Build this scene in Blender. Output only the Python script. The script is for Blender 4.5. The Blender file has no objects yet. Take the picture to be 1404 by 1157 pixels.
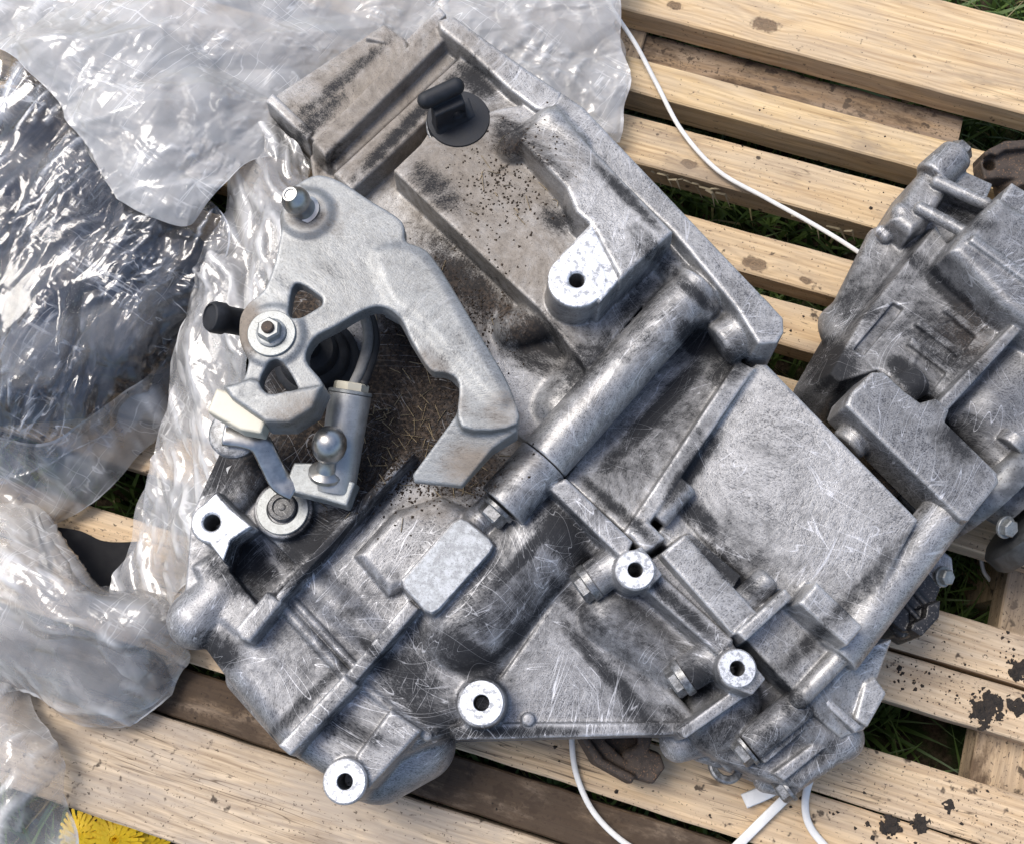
import bpy, math, random
import numpy as np

R = math.radians
# ------------------------------------------------------------------ camera, sky, sun, exposure
sc = bpy.context.scene
COL = sc.collection
W0, H0, FPX, TILT, CAMZ = 1404.0, 1157.0, 1505.0, R(15.0), 0.777
cam_d = bpy.data.cameras.new('camera')
cam = bpy.data.objects.new('camera', cam_d)
COL.objects.link(cam)
cam_d.sensor_fit = 'HORIZONTAL'
cam_d.angle = 2 * math.atan(W0 / 2 / FPX)
cam_d.clip_start, cam_d.clip_end = 0.01, 500
cam.location = (0, -0.2, CAMZ)
cam.rotation_euler = (TILT, 0, 0)
sc.camera = cam

SUN_EL, SUN_AZ = R(60), R(-58)          # azimuth measured from +Y (up in the picture) towards +X
world = bpy.data.worlds.new('World')
sc.world = world
world.use_nodes = True
wt = world.node_tree
bg = wt.nodes['Background']
sky = wt.nodes.new('ShaderNodeTexSky')
sky.sky_type = 'NISHITA'
sky.sun_disc = False
sky.sun_elevation = SUN_EL
sky.sun_rotation = SUN_AZ
sky.dust_density = 3.0
wt.links.new(sky.outputs[0], bg.inputs[0])
bg.inputs[1].default_value = 0.135
sun_d = bpy.data.lights.new('sun', 'SUN')
sun_d.energy = 1.8
sun_d.angle = R(28)
sun_d.color = (1.0, 0.96, 0.9)
sun = bpy.data.objects.new('sun', sun_d)
COL.objects.link(sun)
sun.rotation_euler = (R(90) - SUN_EL, 0, math.pi - SUN_AZ)
sc.view_settings.view_transform = 'Standard'
sc.view_settings.look = 'None'
sc.view_settings.gamma = 1
sc.view_settings.use_curve_mapping = False
sc.view_settings.exposure = 0.5
sc.render.engine = 'CYCLES'
sc.cycles.use_denoising = True
sc.cycles.max_bounces = 7
sc.cycles.transparent_max_bounces = 14
sc.cycles.caustics_reflective = False
sc.cycles.caustics_refractive = False

# ------------------------------------------------------------------ picture <-> place (millimetres)
CAM = np.array([0.0, -200.0, CAMZ * 1000])
RX = np.array([1.0, 0, 0])
UPV = np.array([0, math.cos(TILT), math.sin(TILT)])
FWD = np.array([0, math.sin(TILT), -math.cos(TILT)])

def P(px, py, z):
    d = FWD * FPX + RX * (px - W0 / 2) - UPV * (py - H0 / 2)
    t = (z - CAM[2]) / d[2]
    return CAM + d * t

def S(px, py, z):                       # millimetres per photo pixel there
    return np.dot(P(px, py, z) - CAM, FWD) / FPX

def proj(v):                            # mm world -> px
    q = v - CAM
    dep = q @ FWD
    return (q @ RX) / dep * FPX + W0 / 2, H0 / 2 - (q @ UPV) / dep * FPX

# ------------------------------------------------------------------ noise
def _hash(ix, iy, seed):
    h = (ix.astype(np.int64) * 374761393 + iy.astype(np.int64) * 668265263 + seed * 1274126177) & 0xFFFFFFFF
    h = ((h ^ (h >> 13)) * 1103515245) & 0xFFFFFFFF
    return ((h ^ (h >> 16)) & 0xFFFF) / 65535.0

def perlin(x, y, seed=0):
    ix, iy = np.floor(x), np.floor(y)
    fx, fy = x - ix, y - iy
    u, v = fx * fx * (3 - 2 * fx), fy * fy * (3 - 2 * fy)
    def g(dx, dy):
        a = _hash(ix + dx, iy + dy, seed) * 2 * math.pi
        return np.cos(a) * (fx - dx) + np.sin(a) * (fy - dy)
    return (g(0, 0) * (1 - u) + g(1, 0) * u) * (1 - v) + (g(0, 1) * (1 - u) + g(1, 1) * u) * v

def vcell(x, y, seed=0):                # F1 distance, F2-F1
    ix, iy = np.floor(x), np.floor(y)
    f1 = np.full(x.shape, 9.0); f2 = np.full(x.shape, 9.0)
    for dx in (-1, 0, 1):
        for dy in (-1, 0, 1):
            cx = ix + dx + _hash(ix + dx, iy + dy, seed)
            cy = iy + dy + _hash(ix + dx, iy + dy, seed + 7)
            d = np.hypot(cx - x, cy - y)
            f2 = np.minimum(f2, np.maximum(f1, d)); f1 = np.minimum(f1, d)
    return f1, f2 - f1

# ------------------------------------------------------------------ material helper
class NB:
    def __init__(s, name):
        s.m = bpy.data.materials.new(name); s.m.use_nodes = True
        s.t = s.m.node_tree; s.t.nodes.clear()
        s.out = s.t.nodes.new('ShaderNodeOutputMaterial')
    def n(s, typ, **kw):
        nd = s.t.nodes.new('ShaderNode' + typ)
        for k, v in kw.items():
            if k.startswith('_'):
                setattr(nd, k[1:], v)
        for k, v in kw.items():
            if not k.startswith('_'):
                key = int(k[1:]) if k[0] == 'i' and k[1:].isdigit() else k.replace('__', ' ')
                s.set(nd.inputs[key], v)
        return nd
    def set(s, sock, v):
        if isinstance(v, bpy.types.NodeSocket):
            s.t.links.new(v, sock)
        elif isinstance(v, (tuple, list)) and sock.type == 'RGBA':
            sock.default_value = (*v[:3], 1)
        else:
            sock.default_value = v
    def math(s, op, a, b=0.0, c=0.0, clamp=False):
        nd = s.n('Math', _operation=op, _use_clamp=clamp, i0=a, i1=b)
        if op in ('MULTIPLY_ADD', 'SMOOTH_MIN', 'COMPARE'):
            s.set(nd.inputs[2], c)
        return nd.outputs[0]
    def rng(s, v, a, b, c=0.0, d=1.0):
        return s.n('MapRange', _interpolation_type='SMOOTHSTEP', i0=v, i1=a, i2=b, i3=c, i4=d).outputs[0]
    def mix(s, f, a, b, mode='MIX'):
        nd = s.t.nodes.new('ShaderNodeMix'); nd.data_type = 'RGBA'; nd.blend_type = mode
        s.set(nd.inputs[0], f); s.set(nd.inputs[6], a); s.set(nd.inputs[7], b)
        return nd.outputs[2]
    def lerp(s, f, a, b):
        nd = s.t.nodes.new('ShaderNodeMix'); nd.data_type = 'FLOAT'
        s.set(nd.inputs[0], f); s.set(nd.inputs[2], a); s.set(nd.inputs[3], b)
        return nd.outputs[0]
    def obj(s):
        return s.n('TexCoord').outputs['Object']
    def map(s, vec, rot=(0, 0, 0), scale=(1, 1, 1), loc=(0, 0, 0)):
        if any(rot): vec = s.n('Mapping', Vector=vec, Rotation=rot).outputs[0]
        return s.n('Mapping', Vector=vec, Scale=scale, Location=loc).outputs[0]
    def noise(s, vec, scale, detail=2.0, rough=0.5, dist=0.0):
        return s.n('TexNoise', Vector=vec, Scale=scale, Detail=detail, Roughness=rough, Distortion=dist).outputs[0]
    def attr(s, name):
        return s.n('Attribute', _attribute_name=name).outputs['Fac']
    def bump(s, h, strength, dist, normal=None):
        nd = s.n('Bump', Height=h, Strength=strength, Distance=dist)
        if normal is not None: s.set(nd.inputs['Normal'], normal)
        return nd.outputs[0]
    def bsdf(s, **kw):
        nd = s.n('BsdfPrincipled', **kw)
        s.t.links.new(nd.outputs[0], s.out.inputs[0])
        return nd

def scratch(b, vec, ang, freq, width, stretch, dist, mask_scale, lo, hi, seed):
    v = b.map(vec, rot=(0, 0, ang), scale=(freq, freq / stretch, freq / 3), loc=(seed * 3.7, seed * 1.3, seed * .7))
    nn = b.noise(v, 1.0, 1.0, .5, dist)
    d = b.math('ABSOLUTE', b.math('SUBTRACT', nn, 0.5))
    ln = b.rng(d, 0.0, width, 1.0, 0.0)
    mk = b.rng(b.noise(b.map(vec, loc=(seed, seed * 2.1, 0)), mask_scale, 2.0), lo, hi)
    return b.math('MULTIPLY', ln, mk)

def alloy(name, light=(.54, .535, .53), dark=(.09, .09, .092), dust=(.27, .225, .175), dust_amt=0.0, scr=1.0, speck=.5,
          rough=.44, metal=.5, seed=0):
    b = NB(name); v0 = b.obj()
    wv = b.n('TexNoise', Vector=v0, Scale=9.0, Detail=1.0).outputs['Color']
    v = b.n('VectorMath', _operation='MULTIPLY_ADD', i0=wv, i1=(.075, .075, .05), i2=v0).outputs[0]      # bends the scratches into swirls
    blot = b.noise(b.map(v, loc=(seed, 0, 0)), 22, 4.0, .6)
    mid = b.noise(v, 170, 3.0, .7)
    fine = b.noise(v, 1100, 2.0, .7)
    br1 = b.noise(b.map(v, rot=(0, 0, R(46)), scale=(70, 1300, 700)), 1.0, 1.0)
    br2 = b.noise(b.map(v, rot=(0, 0, R(-48)), scale=(70, 1300, 700)), 1.0, 1.0)
    swirl = b.rng(b.noise(b.map(v, loc=(0, seed + 4, 0)), 14, 1.0), .42, .58)
    brush = b.lerp(swirl, br1, br2)
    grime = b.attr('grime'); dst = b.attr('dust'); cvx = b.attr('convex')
    f = b.math('MULTIPLY_ADD', b.math('SUBTRACT', blot, .5), 1.1, .52)
    f = b.math('MULTIPLY_ADD', b.math('SUBTRACT', brush, .5), .45 * scr + .05, f)
    f = b.math('MULTIPLY_ADD', b.math('SUBTRACT', mid, .5), .8, f)
    f = b.math('MULTIPLY_ADD', b.math('SUBTRACT', fine, .5), 2.4, f)
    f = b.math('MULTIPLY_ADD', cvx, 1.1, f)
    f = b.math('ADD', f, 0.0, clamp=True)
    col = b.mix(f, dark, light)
    s1 = scratch(b, v, R(38), 230, .011, 34, .15, 18, .47, .62, seed + 1)
    s2 = scratch(b, v, R(-32), 260, .011, 38, .15, 22, .48, .62, seed + 2)
    s3 = scratch(b, v, R(80), 180, .008, 26, .25, 15, .50, .62, seed + 3)
    s4 = scratch(b, v, R(10), 200, .008, 30, .25, 19, .50, .62, seed + 5)
    s5 = scratch(b, v, R(-62), 95, .0055, 16, 0.0, 9, .44, .56, seed + 8)
    s6 = scratch(b, v, R(28), 105, .0055, 18, 0.0, 10, .44, .56, seed + 11)
    sA = b.math('MAXIMUM', b.math('MAXIMUM', b.math('MAXIMUM', s5, s6), b.math('MAXIMUM', s1, s2)), b.math('MAXIMUM', s3, s4))
    sA = b.math('MULTIPLY', b.math('MULTIPLY', sA, .7 * scr), b.rng(dst, .15, .7, 1.0, .12))
    gn0 = b.noise(b.map(v, loc=(3, seed, 0)), 75, 5.0, .75)
    gn = b.math('MULTIPLY_ADD', b.math('SUBTRACT', gn0, .5), 1.5, grime)
    gn = b.math('MULTIPLY_ADD', b.math('SUBTRACT', brush, .5), .5 * scr, gn)
    gn = b.math('MULTIPLY_ADD', b.math('SUBTRACT', fine, .5), 1.3, gn)
    g = b.rng(gn, -.02, .74, 0.0, .96)
    g = b.math('MAXIMUM', g, b.rng(b.math('MULTIPLY_ADD', b.math('SUBTRACT', gn0, .5), .9, b.attr('soil')), .5, .85, 0.0, .97))
    g = b.math('MULTIPLY', g, b.rng(sA, .1, .9, 1.0, .5))
    g = b.math('MAXIMUM', g, b.math('MULTIPLY', b.rng(fine, .58, .68), speck))
    col = b.mix(sA, col, (.78, .79, .82))
    dn = b.math('MULTIPLY_ADD', b.math('SUBTRACT', gn0, .5), 1.0, b.math('ADD', dst, dust_amt))
    dn = b.math('MULTIPLY_ADD', b.math('SUBTRACT', fine, .5), .8, dn)
    dm = b.rng(dn, .2, 1.0, 0.0, .82)
    dcol = b.mix(mid, tuple(c * .55 for c in dust), tuple(min(1, c * 1.35) for c in dust))
    col = b.mix(dm, col, dcol)
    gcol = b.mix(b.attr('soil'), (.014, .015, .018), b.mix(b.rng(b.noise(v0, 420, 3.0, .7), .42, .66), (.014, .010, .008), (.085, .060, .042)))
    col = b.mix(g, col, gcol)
    nonm = b.math('MAXIMUM', g, dm)
    met = b.math('MULTIPLY', b.math('SUBTRACT', 1.0, nonm), metal)
    ro = b.math('MULTIPLY_ADD', b.math('SUBTRACT', mid, .5), .3, rough)
    ro = b.lerp(nonm, ro, .72)
    h = b.math('MULTIPLY_ADD', fine, .35, b.math('MULTIPLY', mid, .8))
    h = b.math('MULTIPLY_ADD', brush, .15, h)
    nrm = b.bump(h, .5, .0006)
    b.bsdf(Base__Color=col, Metallic=met, Roughness=ro, Normal=nrm, Specular__IOR__Level=b.lerp(nonm, .5, .18))
    return b.m

def simple(name, col, rough=.5, metal=0.0, var=.35, scale=120, bump=.2, bd=.0003, speck=None, col2=None):
    b = NB(name); v = b.obj()
    n1 = b.noise(v, scale, 5.0, .65)
    c2 = col2 or tuple(c * (1 - var) for c in col)
    c = b.mix(b.rng(n1, .35, .65), c2, col)
    if speck:
        c = b.mix(b.rng(b.noise(v, scale * 6, 3.0, .6), .58, .66), c, speck)
    ro = b.math('MULTIPLY_ADD', b.math('SUBTRACT', n1, .5), .4, rough)
    b.bsdf(Base__Color=c, Metallic=metal, Roughness=ro, Normal=b.bump(b.noise(v, scale * 5, 4.0, .6), bump, bd))
    return b.m

def machined(name):
    b = NB(name); v = b.obj()
    n1 = b.noise(v, 260, 5.0, .7)
    c = b.mix(b.rng(n1, .48, .62), (.78, .79, .81), (.34, .35, .37))
    ring = b.noise(v, 1200, 3.0, .6)
    c = b.mix(b.rng(ring, .62, .70), c, (.18, .18, .19))
    b.bsdf(Base__Color=c, Metallic=.45, Roughness=b.math('MULTIPLY_ADD', n1, .3, .25), Normal=b.bump(ring, .25, .0003))
    return b.m

def wood(name, base=(.60, .42, .24), light=(.74, .57, .36), seed=0, dirt=.25, wet=0.0, wetcol=(.10, .065, .04), grey=.38, knots=(), streak=1.0):
    base = tuple(c * k for c, k in zip(base, (.76, .74, .72))); light = tuple(c * k for c, k in zip(light, (1.0, .98, .93)))
    b = NB(name); v = b.map(b.obj(), loc=(seed * 1.37, seed * .21, seed * .11))
    v0 = b.obj()
    warp = b.noise(b.map(v, scale=(4, 22, 22)), 1.0, 3.0)
    # growth rings: position across the board bent by a slow noise
    sep = b.n('SeparateXYZ', Vector=v)
    yy = b.math('MULTIPLY_ADD', b.math('SUBTRACT', warp, .5), .055, sep.outputs[1])
    yy = b.math('MULTIPLY_ADD', sep.outputs[2], .6, yy)
    for (kx, ky, kr) in knots:
        d = b.n('VectorMath', _operation='DISTANCE', i0=b.map(v0, scale=(.55, 1, 0)), i1=(kx * .55, ky, 0)).outputs['Value']
        yy = b.math('ADD', yy, b.rng(d, 0.0, kr * 3.2, kr * 1.2, 0.0))
    ring = b.math('SINE', b.math('MULTIPLY', yy, 1050.0))
    rf = b.math('MULTIPLY_ADD', ring, .5, .5)
    fib = b.noise(b.map(v, scale=(16, 560, 560)), 1.0, 3.0, .7)
    fib2 = b.noise(b.map(v, scale=(6, 150, 150)), 1.0, 4.0, .6)
    f = b.math('MULTIPLY_ADD', b.math('SUBTRACT', fib2, .5), 1.5 * streak, .55)
    f = b.math('MULTIPLY_ADD', b.math('SUBTRACT', fib, .5), 2.0 * streak, f)
    f = b.math('MULTIPLY_ADD', b.math('SUBTRACT', rf, .5), .42, f, )
    f = b.math('ADD', f, 0.0, clamp=True)
    col = b.mix(f, base, light)
    if grey:
        gm = b.math('MULTIPLY', b.rng(b.noise(b.map(v, scale=(14, 60, 60)), 1.0, 5.0, .65), .35, .65), grey)
        col = b.mix(gm, col, (.40, .34, .28))
    for (kx, ky, kr) in knots:
        d = b.n('VectorMath', _operation='DISTANCE', i0=b.map(v0, scale=(.55, 1, 0)), i1=(kx * .55, ky, 0)).outputs['Value']
        d = b.math('MULTIPLY_ADD', b.math('SUBTRACT', b.noise(v, 260, 3.0), .5), kr * 1.0, d)
        col = b.mix(b.rng(d, kr * .75, kr * 1.1, .8, 0.0), col, b.mix(b.rng(b.math('SINE', b.math('MULTIPLY', d, 4200.0)), -.5, .8), (.16, .10, .06), (.07, .045, .03)))
    # dirt specks, smears and damp
    sp = b.noise(b.map(v, scale=(1, 1, 1)), 85, 3.0, .55)
    col = b.mix(b.rng(sp, .70 - dirt * .13, .77 - dirt * .12, 0.0, .9), col, (.045, .032, .024))
    sp3 = b.noise(v, 420, 2.0, .6)
    col = b.mix(b.rng(sp3, .70 - dirt * .10, .75 - dirt * .10, 0.0, .85), col, (.06, .042, .03))
    crk = b.math('ABSOLUTE', b.math('SUBTRACT', b.noise(b.map(v, scale=(5, 120, 120), loc=(2, 0, 0)), 1.0, 2.0), .5))
    col = b.mix(b.math('MULTIPLY', b.rng(crk, 0.0, .012, .8, 0.0), b.rng(b.noise(v, 14, 2.0), .5, .62)), col, (.10, .068, .042))
    sp2 = b.noise(b.map(v, scale=(120, 420, 300)), 1.0, 4.0, .6)
    col = b.mix(b.rng(sp2, .66 - dirt * .1, .74 - dirt * .08, 0.0, .75), col, (.12, .085, .06))
    sm = b.noise(b.map(v, scale=(9, 22, 22)), 1.0, 5.0, .65)
    col = b.mix(b.rng(sm, .54 - dirt * .16, .76, 0.0, .8), col, (.26, .20, .145))
    if wet:
        wn = b.rng(b.noise(b.map(v, scale=(12, 30, 30), loc=(5, 0, 0)), 1.0, 6.0, .7), .62 - .5 * wet, .72 - .3 * wet)
        col = b.mix(b.math('MULTIPLY', wn, .9), col, wetcol)
    h = b.math('MULTIPLY_ADD', fib, .7, b.math('MULTIPLY', fib2, .6))
    h = b.math('MULTIPLY_ADD', sp, .3, h)
    b.bsdf(Base__Color=col, Roughness=.72, Normal=b.bump(h, .6, .0009), Specular__IOR__Level=.25)
    return b.m

def film(name, alpha=.5, white=(.82, .83, .84), bumps=1.0, rough=.14, dirt=0.0, seed=0, streak=.5):
    """clear polythene film: lets light through, scatters some white where it is bunched up, shines on its creases"""
    b = NB(name); v = b.map(b.obj(), loc=(seed, seed * .3, 0))
    n1 = b.noise(v, 20, 3.0, .6, .4)
    w1 = b.noise(b.map(v, rot=(0, 0, R(30)), scale=(7, 75, 30)), 1.0, 2.0, .5, .3)
    w2 = b.noise(b.map(v, rot=(0, 0, R(-55)), scale=(9, 90, 30)), 1.0, 2.0, .5, .3)
    cr1 = b.math('ABSOLUTE', b.math('SUBTRACT', w1, .5))
    cr2 = b.math('ABSOLUTE', b.math('SUBTRACT', w2, .5))
    ridge = b.math('MULTIPLY', b.math('MAXIMUM', b.rng(cr1, 0, .02, 1, 0), b.rng(cr2, 0, .016, 1, 0)), b.rng(n1, .45, .62))
    h = b.math('ADD', b.math('MINIMUM', cr1, .12), b.math('MINIMUM', cr2, .12))
    nrm = b.bump(h, .10 * bumps, .006)
    col = white
    if dirt:
        col = b.mix(b.math('MULTIPLY', b.rng(b.noise(v, 30, 5.0, .7), .5, .75), dirt), white, (.40, .34, .27))
    dif = b.n('BsdfDiffuse', Color=col, Normal=nrm)
    trl = b.n('BsdfTranslucent', Color=col, Normal=nrm)
    scat = b.n('MixShader', i0=.28, i1=dif.outputs[0], i2=trl.outputs[0])
    gl = b.n('BsdfGlossy', Color=(1, 1, 1), Roughness=rough, Normal=nrm)
    tr = b.n('BsdfTransparent', Color=(.98, .98, .98))
    a = b.math('MULTIPLY_ADD', b.math('SUBTRACT', n1, .5), .6, alpha)
    a = b.math('MULTIPLY_ADD', ridge, streak * .6, a)
    a = b.math('MULTIPLY_ADD', b.attr('fold'), streak, a)
    a = b.math('MINIMUM', b.math('MAXIMUM', a, .03), .97)
    body = b.n('MixShader', i0=a, i1=tr.outputs[0], i2=scat.outputs[0])
    fr = b.n('Fresnel', IOR=1.45, Normal=nrm)
    fac = b.math('MULTIPLY_ADD', fr.outputs[0], .8, .03)
    fin = b.n('MixShader', i0=fac, i1=body.outputs[0], i2=gl.outputs[0])
    b.t.links.new(fin.outputs[0], b.out.inputs[0])
    return b.m

# ------------------------------------------------------------------ objects
def wloc(o):
    p = np.zeros(3)
    while o is not None:
        p += np.array(o.location); o = o.parent
    return p

def tag(o, label, cat=None, group=None, kind=None):
    if label: o['label'] = label
    if cat: o['category'] = cat
    if group: o['group'] = group
    if kind: o['kind'] = kind
    return o

def empty(name, loc):
    o = bpy.data.objects.new(name, None); COL.objects.link(o)
    o.location = loc; o.empty_display_size = .02
    return o

def link_mesh(name, me, mat, parent=None, loc=None):
    o = bpy.data.objects.new(name, me); COL.objects.link(o)
    if mat is not None: me.materials.append(mat)
    if parent is not None: o.parent = parent
    if loc is not None: o.location = loc
    return o

def mesh_np(name, verts_mm, faces, mat, parent=None, loc=None, smooth=True):
    """verts in world mm; faces (n,3|4) array or list; loc = world origin in m for a top-level mesh"""
    org = np.array(loc) if loc is not None else (wloc(parent) if parent is not None else np.zeros(3))
    v = np.asarray(verts_mm, float) / 1000.0 - org
    me = bpy.data.meshes.new(name)
    if isinstance(faces, np.ndarray):
        k = faces.shape[1]; nf = len(faces)
        me.vertices.add(len(v)); me.vertices.foreach_set('co', v.astype(np.float32).ravel())
        me.loops.add(nf * k); me.loops.foreach_set('vertex_index', faces.astype(np.int32).ravel())
        me.polygons.add(nf)
        me.polygons.foreach_set('loop_start', np.arange(0, nf * k, k, dtype=np.int32))
        me.update(calc_edges=True)
    else:
        me.from_pydata([tuple(q) for q in v], [], faces); me.update()
    me.polygons.foreach_set('use_smooth', np.full(len(me.polygons), smooth))
    return link_mesh(name, me, mat, parent, loc)

def attr_set(o, name, vals):
    a = o.data.attributes.new(name, 'FLOAT', 'POINT')
    a.data.foreach_set('value', np.asarray(vals, np.float32))

# ------------------------------------------------------------------ signed-distance casting
def smin(a, b, k):
    if k <= 0: return np.minimum(a, b)
    h = np.maximum(k - np.abs(a - b), 0) / k
    return np.minimum(a, b) - h * h * (k * .25)

def rint(a, b, r):                      # rounded intersection
    a = a + r; b = b + r
    return np.sqrt(np.maximum(a, 0) ** 2 + np.maximum(b, 0) ** 2) + np.minimum(np.maximum(a, b), 0) - r

def poly2d(pts, x, y):
    d = np.full(np.broadcast(x, y).shape, 1e9); s = np.ones(d.shape)
    n = len(pts)
    for i in range(n):
        a, b = pts[i], pts[i - 1]
        ex, ey = b[0] - a[0], b[1] - a[1]
        wx, wy = x - a[0], y - a[1]
        t = np.clip((wx * ex + wy * ey) / (ex * ex + ey * ey + 1e-12), 0, 1)
        bx, by = wx - ex * t, wy - ey * t
        d = np.minimum(d, bx * bx + by * by)
        c1 = y >= a[1]; c2 = y < b[1]; c3 = ex * wy > ey * wx
        s = np.where((c1 & c2 & c3) | (~c1 & ~c2 & ~c3), -s, s)
    return s * np.sqrt(d)

def poly(pts, zt, zb, r=2.0, k=4.0, draft=.06, sub=False, curve=False):
    zs = [zt] * len(pts) if not isinstance(zt, (list, tuple)) else list(zt)
    if curve:
        A = np.array([(p[0], p[1], z) for p, z in zip(pts, zs)], float); n_ = len(A); q = []
        for i in range(n_):
            p0, p1, p2, p3 = A[i - 1], A[i], A[(i + 1) % n_], A[(i + 2) % n_]
            for f in (0, .25, .5, .75):
                q.append(.5 * (2 * p1 + (p2 - p0) * f + (2 * p0 - 5 * p1 + 4 * p2 - p3) * f * f + (3 * p1 - p0 - 3 * p2 + p3) * f ** 3))
        pts = [(a[0], a[1]) for a in q]; zs = [a[2] for a in q]
    W = np.array([P(p[0], p[1], z) for p, z in zip(pts, zs)])
    if isinstance(zt, (list, tuple)):
        A = np.c_[W[:, 0], W[:, 1], np.ones(len(W))]
        cx, cy, c0 = np.linalg.lstsq(A, W[:, 2], rcond=None)[0]
    else:
        cx = cy = 0.0; c0 = zt
    nz = 1 / math.sqrt(1 + cx * cx + cy * cy)
    hz = max(zs) + 4
    g = draft * max(0, (max(zs) - zb))
    r = r * .5 if r <= 4 else r * .85
    lo = np.array([W[:, 0].min() - g, W[:, 1].min() - g, zb]); hi = np.array([W[:, 0].max() + g, W[:, 1].max() + g, hz])
    def fn(x, y, z):
        d2 = poly2d(W[:, :2], x, y)
        top = cx * x + cy * y + c0
        d = rint(d2 - draft * np.maximum(top - z, 0) + 0 * z, (z - top) * nz, r)
        return np.maximum(d, zb - z)
    return (sub, lo, hi, fn, k)

def cyl(p1, p2, r1, r2=None, rnd=1.5, k=4.0, sub=False, px=True):
    """p = (px, py, z); radii in photo pixels there (px) or mm"""
    a, b = P(*p1), P(*p2)
    r2 = r1 if r2 is None else r2
    if px: r1, r2 = r1 * S(*p1), r2 * S(*p2)
    L = np.linalg.norm(b - a); d = (b - a) / L; m = max(r1, r2)
    lo, hi = np.minimum(a, b) - m, np.maximum(a, b) + m
    def fn(x, y, z):
        qx, qy, qz = x - a[0], y - a[1], z - a[2]
        t = qx * d[0] + qy * d[1] + qz * d[2]
        rad = np.sqrt(np.maximum(qx * qx + qy * qy + qz * qz - t * t, 0))
        return rint(rad - (r1 + (r2 - r1) * np.clip(t / L, 0, 1)), np.maximum(-t, t - L), rnd)
    return (sub, lo, hi, fn, k)

def cap(p1, p2, r1, r2=None, k=4.0, sub=False, px=True):
    a, b = P(*p1), P(*p2)
    r2 = r1 if r2 is None else r2
    if px: r1, r2 = r1 * S(*p1), r2 * S(*p2)
    L2 = max(1e-9, float((b - a) @ (b - a))); e = b - a; m = max(r1, r2)
    lo, hi = np.minimum(a, b) - m, np.maximum(a, b) + m
    def fn(x, y, z):
        qx, qy, qz = x - a[0], y - a[1], z - a[2]
        t = np.clip((qx * e[0] + qy * e[1] + qz * e[2]) / L2, 0, 1)
        return np.sqrt((qx - e[0] * t) ** 2 + (qy - e[1] * t) ** 2 + (qz - e[2] * t) ** 2) - (r1 + (r2 - r1) * t)
    return (sub, lo, hi, fn, k)

def boss(px, py, zt, r, zb=50, k=4.0, rnd=1.0, taper=1.06):   # upright round boss
    a = P(px, py, zt); s = S(px, py, zt)
    rr = r * s
    lo = np.array([a[0] - rr * taper, a[1] - rr * taper, zb]); hi = np.array([a[0] + rr * taper, a[1] + rr * taper, zt + 1])
    def fn(x, y, z):
        d2 = np.hypot(x - a[0], y - a[1]) - rr * (1 + (taper - 1) * np.clip((zt - z) / (zt - zb), 0, 1))
        return np.maximum(rint(d2, z - zt, rnd), zb - z)
    return (False, lo, hi, fn, k)

def hole(px, py, zt, r, depth=22):
    a = P(px, py, zt); rr = r * S(px, py, zt)
    lo = np.array([a[0] - rr - 2, a[1] - rr - 2, zt - depth]); hi = np.array([a[0] + rr + 2, a[1] + rr + 2, zt + 6])
    def fn(x, y, z):
        ch = np.clip(z - (zt - 1.2), 0, 1.4) * .8
        return np.maximum(np.hypot(x - a[0], y - a[1]) - rr - ch, zt - depth - z)
    return (True, lo, hi, fn, 0.6)

def surface_nets(D, org, vox):
    s = D < 0
    c = np.zeros(tuple(n - 1 for n in D.shape), np.uint8)
    for i in (0, 1):
        for j in (0, 1):
            for k in (0, 1):
                c += s[i:i + c.shape[0], j:j + c.shape[1], k:k + c.shape[2]]
    act = (c > 0) & (c < 8)
    idx = np.argwhere(act)
    corners = [(i, j, k) for i in (0, 1) for j in (0, 1) for k in (0, 1)]
    V = np.stack([D[idx[:, 0] + i, idx[:, 1] + j, idx[:, 2] + k] for i, j, k in corners], 1)
    pos = np.zeros((len(idx), 3)); cnt = np.zeros(len(idx))
    for a in range(8):
        for bb in range(a + 1, 8):
            ca, cb = np.array(corners[a]), np.array(corners[bb])
            if np.abs(ca - cb).sum() != 1: continue
            m = (V[:, a] < 0) != (V[:, bb] < 0)
            t = V[m, a] / (V[m, a] - V[m, bb])
            pos[m] += ca + t[:, None] * (cb - ca); cnt[m] += 1
    pos = (idx + pos / cnt[:, None])
    ids = np.full(c.shape, -1, np.int32)
    ids[act] = np.arange(len(idx), dtype=np.int32)
    faces = []
    for ax in range(3):
        sl0 = [slice(None)] * 3; sl1 = [slice(None)] * 3
        sl0[ax] = slice(0, -1); sl1[ax] = slice(1, None)
        df = s[tuple(sl0)] != s[tuple(sl1)]
        e = np.argwhere(df)
        o1, o2 = (ax + 1) % 3, (ax + 2) % 3
        ok = (e[:, o1] > 0) & (e[:, o2] > 0) & (e[:, o1] < D.shape[o1] - 1) & (e[:, o2] < D.shape[o2] - 1)
        e = e[ok]
        q = []
        for d1, d2 in ((1, 1), (0, 1), (0, 0), (1, 0)):
            cc = e.copy(); cc[:, o1] -= d1; cc[:, o2] -= d2
            q.append(ids[cc[:, 0], cc[:, 1], cc[:, 2]])
        q = np.stack(q, 1)
        flip = ~s[e[:, 0], e[:, 1], e[:, 2]]
        q[flip] = q[flip][:, ::-1]
        faces.append(q)
    return pos * vox + org, np.concatenate(faces), pos

def box_blur(A, r):
    for ax in range(3):
        pad = [(0, 0)] * 3; pad[ax] = (r + 1, r)
        c = np.cumsum(np.pad(A, pad, mode='edge'), axis=ax, dtype=np.float32)
        n = A.shape[ax]
        hi = np.take(c, range(2 * r + 1, 2 * r + 1 + n), axis=ax); lo = np.take(c, range(0, n), axis=ax)
        A = (hi - lo) / (2 * r + 1)
    return A

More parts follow.
